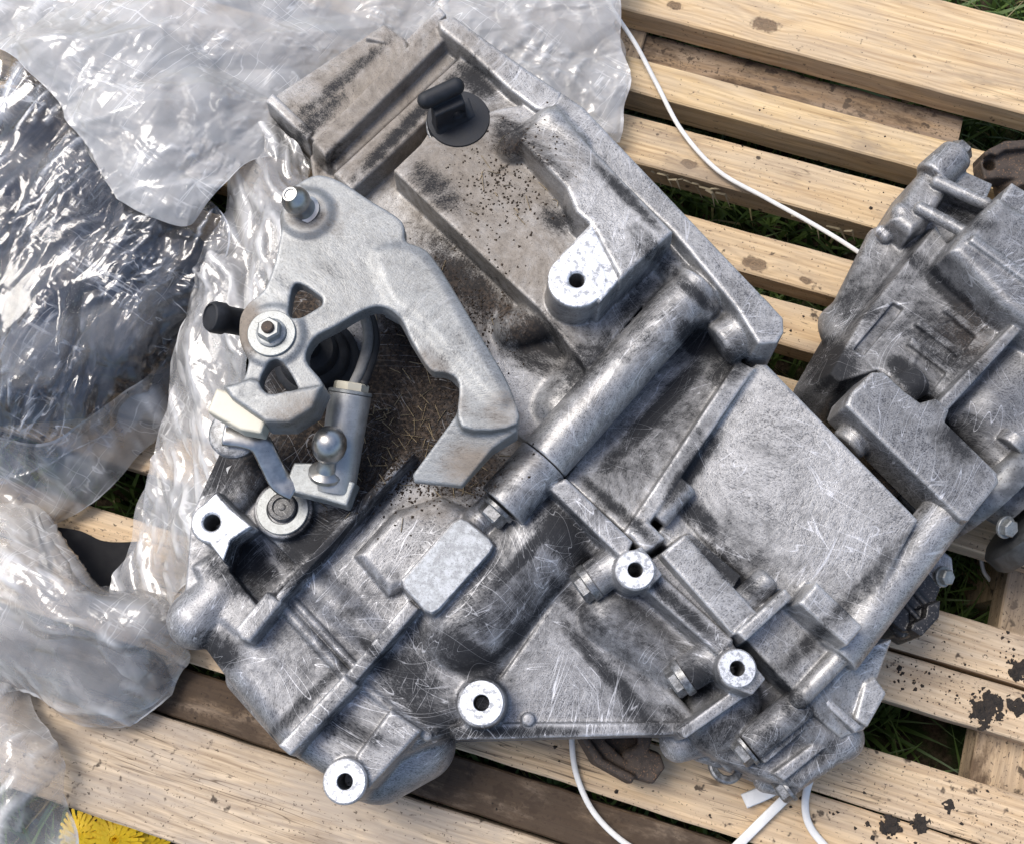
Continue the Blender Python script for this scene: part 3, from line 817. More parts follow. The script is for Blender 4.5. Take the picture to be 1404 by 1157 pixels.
# -------- gear case: the lower left casting
G = [
    poly([(262, 705), (310, 600), (350, 470), (440, 325), (600, 500), (722, 612), (745, 650), (640, 720), (480, 740), (350, 832), (250, 845)], 84, 18, 4, 4),
    poly([(280, 790), (380, 800), (560, 630), (740, 690), (790, 800), (690, 930), (628, 1000), (520, 1050), (455, 1068), (385, 1025), (320, 945), (262, 865)], 86, 18, 17, 6, .1),
    # long ribs along the case and the cross ridges
    poly([(559, 613), (568, 621), (384, 824), (378, 816)], 103, 60, 2.0, 2), poly([(366, 810), (386, 826), (342, 880), (330, 876), (322, 862)], 104, 40, 3.5, 2),
    poly([(560, 822), (574, 834), (485, 938), (472, 926)], 103, 60, 2.2, 2), poly([(472, 924), (490, 940), (398, 1036), (381, 1022)], 105, 60, 3.5, 2),
    cap((386, 829, 86), (478, 930, 88), 8, 8, 3), cap((398, 818, 86), (492, 920, 87), 6, 6, 2),
    cap((492, 935, 84), (586, 1008, 84), 8, 8, 3), cap((502, 922, 82), (598, 1000, 82), 6, 6, 2),
    cap((360, 840, 78), (300, 770, 78), 9, 9, 4), cap((350, 852, 76), (285, 786, 76), 6, 6, 2),
    cap((350, 880, 72), (425, 985, 72), 34, 28, 8), cap((430, 800, 76), (520, 880, 76), 30, 30, 8), cap((330, 930, 60), (395, 1010, 60), 20, 16, 5),
    # smooth pads and label block
    poly([(486, 760), (542, 700), (605, 680), (648, 700), (566, 800), (532, 815)], 95, 60, 8, 5),
    poly([(549, 794), (560, 783), (620, 715), (631, 709), (641, 713), (671, 737), (677, 747), (672, 758), (603, 835), (592, 842), (582, 837), (554, 806)], 110, 70, 1.0, 3),
    cap((640, 856, 66), (752, 728, 72), 78, 74, 5), cap((700, 850, 58), (770, 770, 62), 60, 56, 8),
    cap((655, 715, 92), (740, 640, 98), 22, 22, 6),
    # triangular web, rim and round bosses
    poly([(618, 1008), (690, 925), (785, 790), (802, 812), (948, 1000), (935, 1008)], [84, 84, 86, 86, 84, 84], 64, 2, 6),
    poly([(616, 998), (640, 992), (936, 990), (942, 1006), (625, 1014)], 87, 52, 2, 4),
    cap((800, 815, 82), (945, 985, 80), 9, 9, 4),
    boss(660, 963, 111, 33, 60, 6, 1.0, 1.2), hole(660, 963, 111, 11, 28),
    poly([(494, 925), (560, 858), (628, 916), (612, 975), (588, 1008)], 84, 50, 5, 4),
    poly([(436, 1000), (484, 940), (575, 990), (520, 1062), (452, 1066)], 78, 30, 5, 4),
    poly([(488, 1036), (536, 972), (578, 1001), (506, 1080)], 95, 40, 4, 3),
    boss(473, 1071, 99, 31, 40, 4, 1.0, 1.05), hole(473, 1071, 99, 11, 28),
    cap((520, 1045, 40), (575, 1020, 42), 55, 50, 6),
    # left end with its domed knob and ear
    cap((271, 849, 74), (325, 795, 70), 41, 38, 3),
    poly([(262, 775), (300, 750), (350, 785), (388, 830), (335, 884), (296, 850)], 88, 30, 6, 4),
    boss(290, 716, 111, 29, 50, 2, .8, 1.02), poly([(278, 690), (296, 672), (316, 694), (346, 722), (333, 731), (318, 742), (308, 772), (286, 744)], 110, 60, 1.5, 2), poly([(322, 742), (352, 720), (400, 770), (350, 830), (310, 780)], 95, 72, .5, 2, 0, True), hole(290, 716, 111, 11.5, 28),
    boss(388, 698, 92, 40, 60, 4, 1, 1.1),
    cap((350, 650, 86), (320, 690, 84), 24, 20, 4),
    # joint flange with two more bosses
    cyl((689, 694, 108.6), (745.5, 630.5, 112), 37.4, 37.4, .8, 2),
    poly([(752, 668), (776, 655), (868, 742), (856, 768)], 119, 50, 2, 3),
    poly([(740, 690), (760, 672), (850, 770), (835, 785)], 96, 50, 4, 4),
    boss(871, 781, 125, 28, 60, 2, .8, 1.02), poly([(858, 760), (880, 748), (908, 787), (890, 806)], 124, 60, 1.5, 2), hole(871, 781, 125, 10.5, 28),
    poly([(884, 806), (908, 788), (1006, 877), (985, 897)], 112, 40, 2, 3), poly([(878, 775), (904, 759), (1004, 872), (986, 884)], 109, 40, 1.5, 2), boss(724, 986, 90, 9, 70, 2, 1.5, 1.1),
    poly([(850, 800), (890, 800), (985, 895), (945, 935), (830, 830)], 88, 40, 6, 5),
    cap((832, 845, 78), (918, 908, 76), 42, 38, 4),
    cyl((862, 760, 100), (810, 797, 96), 27, 26, 3, 4),
    cyl((1004, 882, 100), (938, 927, 94), 27, 25, 3, 4),
    boss(1011, 916, 123, 27, 60, 2, .8, 1.02), poly([(996, 892), (1018, 892), (1050, 930), (1032, 952), (1008, 944)], 122, 60, 1.5, 2), hole(1011, 916, 123, 10.5, 28),
    poly([(928, 1002), (940, 1012), (1020, 956), (1008, 944)], 100, 50, 1.5, 2),
    # end cover at the lower right
    poly([(935, 985), (1005, 905), (1096, 957), (1166, 1004), (1178, 1018), (1100, 1082), (1062, 1072), (985, 1042)], 74, 18, 6, 6),
    cap((985, 985, 66), (1000, 965, 66), 50, 46, 6),
    cyl((1026, 1022, 82), (1102, 960, 88), 23, 23, 3, 4),
    cap((1100, 985, 66), (1150, 1010, 66), 40, 34, 6),
    cap((1082, 1072, 60), (1150, 1025, 70), 17, 17, 4),
    poly([(1110, 950), (1165, 1000), (1180, 990), (1125, 938)], 88, 40, 3, 3),
    poly([(1036, 1034), (1106, 978), (1118, 988), (1050, 1046)], 84, 40, 2, 2), poly([(1060, 1060), (1140, 1000), (1150, 1010), (1076, 1070)], 79, 40, 2, 2), poly([(1128, 962), (1136, 955), (1182, 996), (1174, 1004)], 92, 40, 1.5, 2),
    cap((930, 1018, 56), (960, 1012, 58), 26, 24, 5), cyl((1010, 1030, 60), (990, 1046, 56), 16, 16, 1.5, 3), cap((960, 1030, 50), (985, 1040, 48), 14, 12, 3),
    cap((1050, 1068, 40), (1080, 1078, 42), 18, 14, 5),
]
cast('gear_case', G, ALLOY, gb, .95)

# -------- transfer case at the right
T = [
    poly([(1146, 470), (1178, 385), (1212, 310), (1280, 250), (1340, 245), (1404, 300), (1520, 380), (1520, 600), (1404, 560), (1290, 565), (1210, 530), (1160, 530)], [58, 60, 62, 66, 70, 74, 78, 82, 82, 80, 74, 66], 12, 12, 8),
    cap((1152, 455, 46), (1205, 330, 50), 26, 18, 10), cap((1150, 445, 42), (1160, 470, 44), 28, 26, 8),
    poly([(1284, 310), (1300, 335), (1322, 372), (1392, 428), (1300, 552), (1240, 526), (1205, 505), (1150, 524), (1138, 514), (1180, 440)], [84, 87, 89, 92, 93, 91, 88, 82, 81, 81], 30, 2, 3, .25),
    poly([(1243, 395), (1258, 404), (1202, 470), (1188, 461)], 110, 80, 0, 1, 0, True), poly([(1296, 424), (1330, 408), (1372, 440), (1302, 530), (1262, 500)], 120, 88, 0, 2, -.1, True),
    cap((1262, 322, 68), (1176, 432, 58), 4, 4, 1.5), cap((1242, 330, 62), (1166, 425, 52), 4, 4, 1.5),
    poly([(1296, 352), (1306, 345), (1382, 426), (1374, 436)], 97, 60, 1.5, 2), poly([(1330, 330), (1337, 322), (1420, 380), (1415, 392)], 125, 60, 1.5, 2), poly([(1352, 470), (1358, 462), (1300, 418), (1294, 424)], 93, 60, 1, 1.5),
    poly([(1330, 500), (1337, 493), (1262, 436), (1256, 444)], 92, 60, 1, 1.5), poly([(1312, 522), (1318, 515), (1252, 462), (1246, 470)], 92, 60, 1, 1.5),
    cyl((1384, 612, 92), (1396, 598, 94), 20, 20, 1, 3), cyl((1390, 640, 80), (1372, 662, 80), 26, 24, 1.5, 3),
    cap((1300, 430, 82), (1345, 470, 84), 6, 6, 3), cap((1270, 480, 82), (1300, 510, 84), 6, 6, 3), cap((1255, 500, 82), (1285, 528, 84), 6, 6, 3),
    poly([(1305, 342), (1318, 322), (1371, 268), (1500, 345), (1500, 500), (1380, 420)], 122, 60, 8, 5),
    poly([(1360, 290), (1388, 250), (1500, 320), (1500, 380)], 114, 50, 4, 4),
    # arm with two cross bars and bumps
    poly([(1222, 300), (1262, 236), (1292, 206), (1322, 232), (1300, 262), (1276, 300), (1250, 320)], [84, 84, 84, 88, 90, 90, 88], 30, 7, 5),
    cyl((1276, 246, 82), (1312, 212, 84), 26, 24, 2, 4),
    cap((1285, 250, 90), (1352, 280, 96), 9, 9, 3), cap((1262, 286, 90), (1322, 318, 96), 9, 9, 3),
    cap((1236, 293, 78), (1256, 310, 78), 15, 14, 4), cap((1208, 318, 66), (1214, 325, 66), 9, 9, 4),
    poly([(1310, 228), (1362, 252), (1350, 280), (1300, 258)], 84, 40, 4, 4),
    # flange rib and barrel behind it
    poly([(1424, 408), (1434, 417), (1296, 566), (1282, 556)], 110, 50, 1.5, 3),
    poly([(1300, 566), (1404, 452), (1520, 520), (1520, 660), (1385, 660)], [88, 88, 92, 92, 88], 20, 10, 5),
    cap((1345, 560, 62), (1420, 500, 62), 60, 60, 10),
    cap((1370, 590, 70), (1390, 606, 70), 20, 20, 4),
    # bolted bracket
    poly([(1160, 556), (1166, 540), (1196, 510), (1212, 510), (1240, 536), (1262, 552), (1284, 546), (1302, 562), (1296, 578), (1368, 648), (1370, 662), (1328, 714), (1318, 712)], 120, 84, 3.5, 3),
    cyl((1204, 570, 98), (1160, 612, 94), 25, 25, 3, 4),
    cyl((1262, 520, 96), (1228, 540, 96), 22, 22, 3, 4),
]
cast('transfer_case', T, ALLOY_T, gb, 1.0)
#@@3
def d2(p1, p2):
    return P(*p2) - P(*p1)
Z3 = lambda x, y: (260 + x / 2.41, 220 + y / 2.41)
# -------- machined faces of the bosses
for (px, py, z, r, hr) in ((660, 963, 111, 30, 11), (473, 1071, 99, 28.5, 11), (871, 781, 125, 26, 10.5), (1011, 916, 123, 25, 10.5)):
    s = S(px, py, z)
    ring('machined_face', P(px, py, z) - np.array([0, 0, .3]), (0, 0, 1), r * s, hr * s, 1.0, MACH, gb, 48, .35)
cast('machined_face', [poly([(812, 310), (850, 382), (824, 413), (768, 352)], 152.9, 151, .3, 0, 0), boss(791, 384, 152.9, 39.5, 151, .5, .3, 1.0), hole(791, 384, 152.9, 10.5, 8)], MACH, gb, .55, False)
cast('machined_face', [boss(290, 716, 111.8, 27, 110, .5, .3, 1.0), poly([(280, 692), (296, 676), (315, 697), (344, 721), (331, 729), (316, 740), (306, 768), (288, 744)], 111.8, 110, .3, 1, 0), hole(290, 716, 111.8, 11.5, 8)], MACH, gb, .55, False)
lp = cast('label_plate', [poly([(553, 795), (561, 786), (622, 716), (632, 711), (640, 714), (670, 738), (676, 747), (671, 757), (602, 834), (592, 840), (583, 836), (556, 806)], 111.4, 109.5, .5, 0, 0)],
     simple('speckled_plate', (.50, .52, .54), .5, .3, .45, 300, .5, speck=(.13, .13, .13)), gb, .6, False)
tag(lp, 'blank rounded metal label plate')

# -------- bolts
hexbolt(P(807, 799, 96), d2((862, 760, 100), (810, 797, 96)), 10.2, 8, STEEL, gb, 1.2, cyl_len=3)
hexbolt(P(935, 929, 94), d2((1004, 882, 100), (938, 927, 94)), 9.8, 8, STEEL, gb, 1.2, cyl_len=3)
hexbolt(P(684, 696, 107), d2((744, 631, 111), (690, 690, 108)), 9.5, 10, STEEL, gb, 1.22)
hexbolt(P(1024, 1024, 80), d2((1102, 960, 88), (1026, 1022, 82)), 9.6, 8, STEEL, gb, 1.22)
hexbolt(P(1080, 1076, 60), d2((1150, 1025, 70), (1082, 1072, 62)), 8.4, 8, STEEL, gb, 1.2)
hexbolt(P(1311, 213, 84), d2((1276, 246, 82), (1312, 212, 84)), 8.5, 8, STEEL, gb, 1.22)
hexbolt(P(1378, 722, 74), (.45, -.45, 1), 6.0, 6, ZINC, gb, 1.25)
s = S(388, 698, 96)
ring('washer', P(388, 698, 91.5), (0, 0, 1), 36 * s, 21 * s, 2.2, ZINC, gb, 48, .5)
lathe('bolt', P(388, 696, 92), (0, 0, 1), [(20 * s, 0), (20 * s, 3.6), (18 * s, 4.6), (13 * s, 4.8), (12 * s, 3.2), (5 * s, 3.2), (4.4 * s, 4.0), (.4, 4.2)], simple('oily_bolt', (.12, .12, .122), .45, .6, .6, 300, .6, speck=(.35, .35, .34)), gb, 40)

# -------- rubber plug with its finger grip
pl = empty('rubber_plug', (0, 0, 0)); pl.parent = gb
s = S(628, 166, 118)
ring('seat_ring', P(630, 172, 115), (0, 0, 1), 46 * s, 30 * s, 2.2, STEEL, pl)
lathe('plug_disc', P(629, 169, 117), (0, 0, 1), [(42 * s, 0), (43.5 * s, 1), (43.5 * s, 4.6), (42 * s, 6), (20 * s, 6.8), (1, 7)], BLACK, pl, 48)
cast('finger_grip', [cap((584, 138, 148), (625, 119, 148), 12, 12, 2), poly([(590, 146), (597, 160), (638, 142), (632, 126)], 143, 122, 3, 3, .02), poly([(596, 156), (604, 182), (652, 160), (642, 134)], 124, 121, 1.5, 12, .7),
     cyl((598, 128, 133), (632, 160, 133), 8, 8, .3, 1, True)], BLACK, pl, .8, False)

# -------- selector lever
LV = alloy('lever_alloy', light=(.34, .352, .355), dark=(.17, .172, .17), scr=.15, speck=.22, rough=.46, metal=.45, seed=15, dust=(.25, .2, .15), dust_amt=.16)
lev = empty('selector_lever', (0, 0, 0)); lev.parent = gb
out = [(318, 130), (350, 82), (420, 48), (500, 70), (590, 128), (700, 200), (715, 268), (782, 300), (850, 400), (960, 580), (1050, 740), (1082, 870),
       (900, 880), (890, 740), (850, 702), (795, 690), (735, 600), (695, 520), (640, 484), (580, 492), (480, 548), (410, 588), (384, 660), (440, 740), (405, 815), (330, 858), (250, 858),
       (135, 775), (112, 742), (172, 730), (196, 640), (168, 585), (166, 520), (195, 470), (250, 420), (290, 300)]
Z = lambda L: [Z3(*q) for q in L]
cast('lever_plate', [
    poly(Z(out), 160, 147, 2.4, 1, .02, curve=True),
    poly(Z([(610, 300), (780, 310), (950, 590), (1050, 760), (1000, 800), (780, 560), (660, 460)]), 160.8, 152, 6, 12, curve=True),
    poly(Z([(640, 486), (720, 500), (850, 610), (960, 690), (890, 742), (850, 704), (795, 692), (735, 602), (695, 522)]), [158, 158, 158, 157, 150, 149, 149, 150, 154], 142, 3, 5),
    poly(Z([(1084, 865), (1082, 892), (1000, 952), (900, 1077), (742, 1062), (736, 1036), (870, 850), (960, 720)]), [158, 157, 150, 140, 138, 140, 154, 158], 134, 2.2, 5, .02),
    boss(*Z3(385, 170), 163, 34, 152, 8, 3, 1.2), boss(*Z3(272, 575), 162, 44, 150, 6, 3, 1.05),
    poly(Z([(115, 748), (200, 720), (330, 760), (436, 742), (405, 815), (330, 862), (250, 862), (135, 782)]), 163, 138, 4, 4),
    poly(Z([(344, 396), (424, 438), (432, 462), (420, 476), (350, 514), (322, 494)]), 165, 136, 0, 2.4, 0, True, curve=True),
    poly(Z([(226, 722), (258, 660), (302, 660), (350, 738), (340, 750), (260, 768)]), 165, 126, 0, 2.4, 0, True, curve=True)], LV, lev, .95, True, False)
c = P(*Z3(272, 574), 162)
s = S(372, 454, 163)
ring('washer', c, (0, 0, 1), 33 * s, 12 * s, 1.8, ZINC, lev, 48, .4)
nut = lathe('nut', c + np.array([0, 0, 1.6]), (-.04, .05, 1), [(21 * s, 0), (20.5 * s, 1.4), (17 * s, 2.2)], ZINC, lev, 40)
lathe('hex_head', c + np.array([0, 0, 1.6]), (-.04, .05, 1), [(17 * s, 1.6), (17 * s, 7), (14.5 * s, 8.2)], ZINC, nut, 6, smooth=False)
lathe('bolt_end', c + np.array([0, 0, 1.6]), (-.04, .05, 1), [(8.5 * s, 7), (8.5 * s, 9.8), (7 * s, 10.6)], RUST, nut, 24)
# ball stud on the lever
a = P(419, 289, 161); dd = np.array([-.28, .03, 1])
lathe('ball_stud', a, dd, [(9.5, 0), (9.5, 1.2), (7.4, 2.2), (7.2, 8), (8.0, 9.5), (8.6, 12), (8.4, 15), (7.0, 18), (5.0, 20.5), (4.6, 21.5), (3.6, 21.5), (3.2, 20.6), (.3, 20.6)], POLISH, lev, 40)
cast('ivory_pad', [poly(Z([(58, 828), (88, 752), (122, 762), (252, 806), (254, 850), (236, 902), (168, 890)]), 157, 143, 2.6, 1, .02)], IVORY, lev, .8, False)

# -------- rubber knob, boot, link arm, solenoid pin and cable under the lever
lathe('rubber_knob', P(350, 446, 118), d2((350, 446, 118), (303, 437, 136)), [(7, 0), (8.6, 2), (8.6, 22), (10, 24), (10, 30), (8.8, 32.5), (7.6, 33), (7.0, 32), (.3, 32)], BLACK, gb, 40)
s = S(440, 492, 108)
lathe('rubber_boot', P(436, 496, 86), (0, 0, 1), [(60 * s, 0), (60 * s, 8), (56 * s, 10), (50 * s, 11), (48 * s, 16), (44 * s, 18), (36 * s, 19), (34 * s, 24), (30 * s, 26), (14 * s, 27), (13 * s, 50), (1, 50)], BLACK, gb, 56)
la = empty('link_arm', (0, 0, 0)); la.parent = gb
tube('bent_strip', [P(*Z3(112, 905), 131), P(*Z3(175, 912), 130), P(*Z3(232, 935), 128), P(*Z3(268, 1000), 122), P(*Z3(300, 1060), 116), P(*Z3(350, 1090), 113)], 7.0, POLISH, la, n=12, flat=.28)
lathe('pin_disc', P(*Z3(150, 905), 122), (0, 0, 1), [(9, -22), (10, -10), (13, -3), (15.5, 0), (15.5, 3), (14, 4), (1, 4)], STEEL, la, 40)
cast('foot_plate', [poly(Z([(306, 1085), (346, 998), (420, 1000), (495, 1040), (545, 1062), (520, 1142), (450, 1122)]), [116, 116, 118, 120, 121, 116, 115], 104, 1.5, 1)], ZINC, la, .8, False)
a, b2 = P(*Z3(450, 1034), 120), P(*Z3(464, 922), 141)
lathe('ball_stud', a, b2 - a, [(9.6, -2), (10.6, -1), (10.6, 1.5), (9.4, 2.6), (6.6, 4), (6.0, 6.5), (5.4, 9), (5.4, 12), (7.6, 14), (9.8, 18), (10.6, 23), (9.8, 28), (7.6, 31.5), (4.6, 33.4), (1.7, 34), (.2, 34.1)], POLISH, la, 44)
pin = empty('cable_end', (0, 0, 0)); pin.parent = gb
a, b2 = P(*Z3(482, 1085), 110), P(*Z3(530, 775), 124)
L = np.linalg.norm(b2 - a)
lathe('sleeve', a, b2 - a, [(11.6, -2), (12.2, 0), (12.6, L * .5), (13.2, L - 1), (13.2, L), (12.0, L + .4), (1, L + .4)], simple('matte_sleeve', (.46, .46, .45), .42, .6, .18, 140, .25, speck=(.36, .35, .33)), pin, 48)
ring('clip_ring', b2 + (b2 - a) / L * .5, b2 - a, 13.6, 7, 2.2, ZINC, pin, 40)
lathe('clip_cap', b2 + (b2 - a) / L * 2.6, b2 - a, [(11, 0), (11, 4.2), (10, 5), (4, 5)], IVORY, pin, 8, smooth=False)
tube('cable', [P(*Z3(540, 745), 131), P(*Z3(565, 690), 126), P(*Z3(588, 610), 118), P(*Z3(585, 540), 112), P(*Z3(560, 480), 108)], 3.4, simple('grey_sleeve', (.20, .20, .20), .55, 0, .3), pin, n=12)
tube('cable', [P(*Z3(570, 745), 128), P(*Z3(592, 690), 122), P(*Z3(612, 610), 114), P(*Z3(604, 540), 108), P(*Z3(580, 490), 104)], 3.2, BLACK, pin, n=12)

# -------- sensor plug, flanges, lifting eye
se = empty('sensor_plug', (0, 0, 0)); se.parent = gb
cast('plug_body', [poly([(1222, 852), (1240, 806), (1268, 778), (1290, 806), (1272, 850), (1240, 866)], 78, 30, 3, 2), poly([(1248, 862), (1262, 832), (1290, 822), (1288, 846), (1264, 872)], 84, 40, 2, 1), cap((1226, 852, 70), (1236, 864, 70), 12, 12, 2),
     poly([(1264, 834), (1284, 826), (1282, 842), (1266, 850)], 100, 76, 0, 1, 0, True), cap((1246, 802, 78), (1272, 830, 79), 5, 5, 1), cap((1236, 822, 78), (1258, 846, 79), 4, 4, 1)], BLACKP, se, .9, False)
cast('mounting_tab', [poly([(1262, 782), (1290, 752), (1306, 764), (1308, 784), (1290, 806)], 68, 48, 3, 2)], ALLOY_D, se, 1.0)
hexbolt(P(1292, 790, 68), (.5, -.25, 1), 5.4, 6, ZINC, se, 1.25)
cast('output_flange', [poly([(770, 985), (800, 1000), (822, 1036), (868, 1066), (896, 1074), (912, 1052), (906, 1034), (890, 1028), (900, 990)], 34, 12, 3, 3), poly([(790, 1000), (806, 1010), (828, 1040), (872, 1064), (866, 1074), (816, 1046)], 42, 14, 3, 3),
     poly([(832, 1014), (880, 1010), (884, 1036), (866, 1046)], 60, 22, 1, 3, 0, True), cap((862, 1034, 30), (880, 1024, 30), 9, 9, 2)], RUST, gb, 1.0, False)
ring('lifting_eye', P(994, 1050, 44), (.2, .3, 1), 11.5, 6.4, 3.6, STEEL, gb, 36, 1.0)
cast('output_flange', [poly([(1345, 222), (1356, 204), (1378, 194), (1430, 190), (1480, 215), (1480, 270), (1404, 245), (1368, 244), (1350, 246)], 66, 52, 2.5, 2), poly([(1350, 208), (1378, 193), (1430, 190), (1480, 214), (1480, 224), (1428, 202), (1380, 205), (1356, 220)], 72, 52, 2.5, 2),
     hole(1357, 226, 66, 8, 20), cyl((1400, 262, 50), (1390, 235, 52), 34, 30, 2, 3)], RUST, gb, 1.0, False)
E1 = d2((1300, 640, 40), (1345, 682, 40)); E1 /= np.linalg.norm(E1)
DK = simple('dark_iron', (.11, .115, .12), .5, .55, .4, 130, .4)
lathe('drive_flange', P(1372, 678, 52), E1, [(10, -22), (40, -20), (44, -18), (46, -15), (46, -4), (44, -1), (38, 0), (20, 1), (16, 14), (1, 14)], simple('worn_iron', (.26, .265, .27), .48, .5, .5, 120, .4, speck=(.08, .08, .08)), gb, 64)
lathe('drive_flange', P(1424, 716, 48), E1, [(12, -10), (38, -8), (42, -5), (42, 5), (40, 8), (1, 9)], DK, gb, 64)
cast('gap_shade_body', [poly([(1160, 585), (1230, 560), (1330, 690), (1266, 716), (1240, 690)], 50, 12, 3, 3), cap((1205, 620, 50), (1270, 690, 50), 16, 16, 3)], DK, gb, 1.2, False)  # dark body added in place of the shade in the gap before the bracket
lathe('drive_shaft', P(1180, 690, 48), d2((1180, 690, 48), (1300, 590, 56)), [(9, 0), (12, 2), (12, 40), (18, 42), (18, 60), (1, 62)], RUST, gb, 40)

# ------------------------------------------------------------------ soil crumbs and straw lying on the casting
bpy.context.view_layer.update()
TG = [o for o in gb.children if o.name.split('.')[0] in ('clutch_housing', 'gear_case')]
def drop(px, py, zg):
    p = P(px, py, zg); best = None
    for o in TG:
        q = (p / 1000 - wloc(o))
        ok, loc, nrm, _ = o.ray_cast((q[0], q[1], .4), (0, 0, -1))
        if ok and nrm.z > .5:
            w = (np.array(loc) + wloc(o)) * 1000
            if best is None or w[2] > best[2]: best = w
    return best
rr = random.Random(4)
V, F, VS, FS = [], [], [], []
for i in range(4200):
    cx, cy, sx, sy = rr.choice([(560, 550, 90, 80), (560, 520, 70, 90), (500, 640, 70, 60), (540, 600, 80, 60), (620, 640, 60, 40), (620, 460, 60, 50), (600, 420, 70, 60), (570, 640, 80, 40), (690, 280, 60, 60)])
    px, py = rr.gauss(cx, sx * .6), rr.gauss(cy, sy * .6)
    w = drop(px, py, 96)
    if w is None: continue
    if rr.random() < .035:
        a = rr.uniform(0, 6.28); l = rr.uniform(2, 7); wd = .25
        d = np.array([math.cos(a), math.sin(a), rr.uniform(-.1, .25)]) * l; n = np.array([-math.sin(a), math.cos(a), 0]) * wd
        k = len(VS); up = np.array([0, 0, .7])
        for q in (w - d + up - n, w - d + up + n, w + d + up + n, w + d + up - n, w - d + up * 1.8, w + d + up * 1.8): VS.append(q)
        FS += [(k, k + 3, k + 5, k + 4), (k + 1, k + 4, k + 5, k + 2), (k, k + 1, k + 2, k + 3)]
    else:
        r = rr.uniform(.35, 1.3); k = len(V)
        for j in range(4):
            a = j * 1.57 + rr.random(); V.append(w + np.array([math.cos(a) * r * rr.uniform(.6, 1.2), math.sin(a) * r * rr.uniform(.6, 1.2), rr.uniform(-.2, .1)]))
        V.append(w + np.array([0, 0, r * .9]))
        F += [(k, k + 1, k + 4), (k + 1, k + 2, k + 4), (k + 2, k + 3, k + 4), (k + 3, k, k + 4)]
o = mesh_np('soil_crumbs', V, F, simple('soil_crumb', (.075, .052, .035), .9, 0, .6, 400, .3), smooth=False)
tag(o, 'dark soil crumbs scattered on the gearbox beneath its lever', 'soil', kind='stuff')
o = mesh_np('straw_bits', VS, FS, simple('straw', (.46, .36, .22), .7, 0, .35), smooth=False)
tag(o, 'pale dry straw bits lying in the soil on the gearbox', 'straw', kind='stuff')

# ================================================================== PLASTIC BAG
def spline(A, t):
    n = len(A); t = np.clip(t * (n - 1), 0, n - 1 - 1e-9); i = t.astype(int); f = (t - i)
    g = lambda k: A[np.clip(k, 0, n - 1)]
    sh = (-1,) + (1,) * (A.ndim - 1)
    f = f.reshape(sh)
    p0, p1, p2, p3 = g(i - 1), g(i), g(i + 1), g(i + 2)
    return .5 * (2 * p1 + (p2 - p0) * f + (2 * p0 - 5 * p1 + 4 * p2 - p3) * f * f + (3 * p1 - p0 - 3 * p2 + p3) * f ** 3)
def tri(s): return np.abs(s - np.floor(s) - .5) * 2
def sheet(name, net, mat, parent, amp=6.0, ang=60, wave=26, aniso=3.0, seed=0, step=2.0, crump=1.0, edge=4.0):
    N = np.array([[P(*q) for q in row] for row in net])
    lu = np.linalg.norm(np.diff(N, axis=1), axis=2).sum(1).max(); lv = np.linalg.norm(np.diff(N, axis=0), axis=2).sum(0).max()
    nu, nv = int(lu / step) + 2, int(lv / step) + 2
    A = spline(N, np.linspace(0, 1, nv))
    B = spline(A.transpose(1, 0, 2), np.linspace(0, 1, nu)).transpose(1, 0, 2)
    x, y = B[..., 0].copy(), B[..., 1].copy()
    ca, sa = math.cos(R(ang)), math.sin(R(ang))
    wx = x + 16 * perlin(x / 80, y / 80, seed + 1); wy = y + 16 * perlin(x / 80, y / 80, seed + 2)
    r = np.random.default_rng(seed)
    def facets(w, spread):                               # planar facets meeting in sharp straight creases
        t = []
        for i in range(5):
            a = R(ang + 90) + r.normal(0, spread); ww = w * r.uniform(.6, 1.7)
            t.append(tri((wx * math.cos(a) + wy * math.sin(a)) / ww + r.uniform(0, 9) + .4 * perlin(x / (w * 2.6), y / (w * 2.6), seed + int(w) + i)))
        return (np.maximum(t[0], t[1]) - np.maximum(t[2], t[3]) * .9 + np.minimum(t[4], t[0]) * .6)
    m = np.clip(perlin(x / 60, y / 60, seed + 6) * 2.2 + .5, 0, 1); m2 = np.clip(perlin(x / 34, y / 34, seed + 7) * 3.0 + .2, 0, 1)
    sp = .55 / aniso + .07
    h = facets(wave * 3.2, sp) * 1.3 + facets(wave * 1.5, sp * 1.4) * .6 * (.2 + .8 * m) + facets(wave * .6, sp * 1.6) * .2 * m2 * crump + facets(wave * .28, sp * 2) * .09 * np.clip(perlin(x / 26, y / 26, seed + 77) * 4 - .1, 0, 1) * crump
    h = h + .5 * perlin(x / 50, y / 50, seed + 9)
    lap = h - (np.roll(h, 3, 0) + np.roll(h, -3, 0) + np.roll(h, 3, 1) + np.roll(h, -3, 1)) / 4
    du = np.gradient(B, axis=1); dv = np.gradient(B, axis=0)
    nn = np.cross(du, -dv); nn /= np.linalg.norm(nn, axis=2, keepdims=True) + 1e-9
    nn[nn[..., 2] < 0] *= -1
    Q = B + nn * (h * amp)[..., None]
    Q[..., 0] += perlin(x / 30, y / 30, seed + 60) * edge * 1.6; Q[..., 1] += perlin(x / 30, y / 30, seed + 61) * edge * 1.6
    Q[..., 2] = np.maximum(Q[..., 2], 2.0 + .4 * perlin(x / 9, y / 9, seed))
    idx = np.arange(nu * nv).reshape(nv, nu)
    F = np.stack([idx[:-1, :-1], idx[1:, :-1], idx[1:, 1:], idx[:-1, 1:]], -1).reshape(-1, 4)
    o = mesh_np(name, Q.reshape(-1, 3), F, mat, parent)
    attr_set(o, 'fold', np.clip(lap * 3.2 - .12, 0, 1).ravel())
    return o

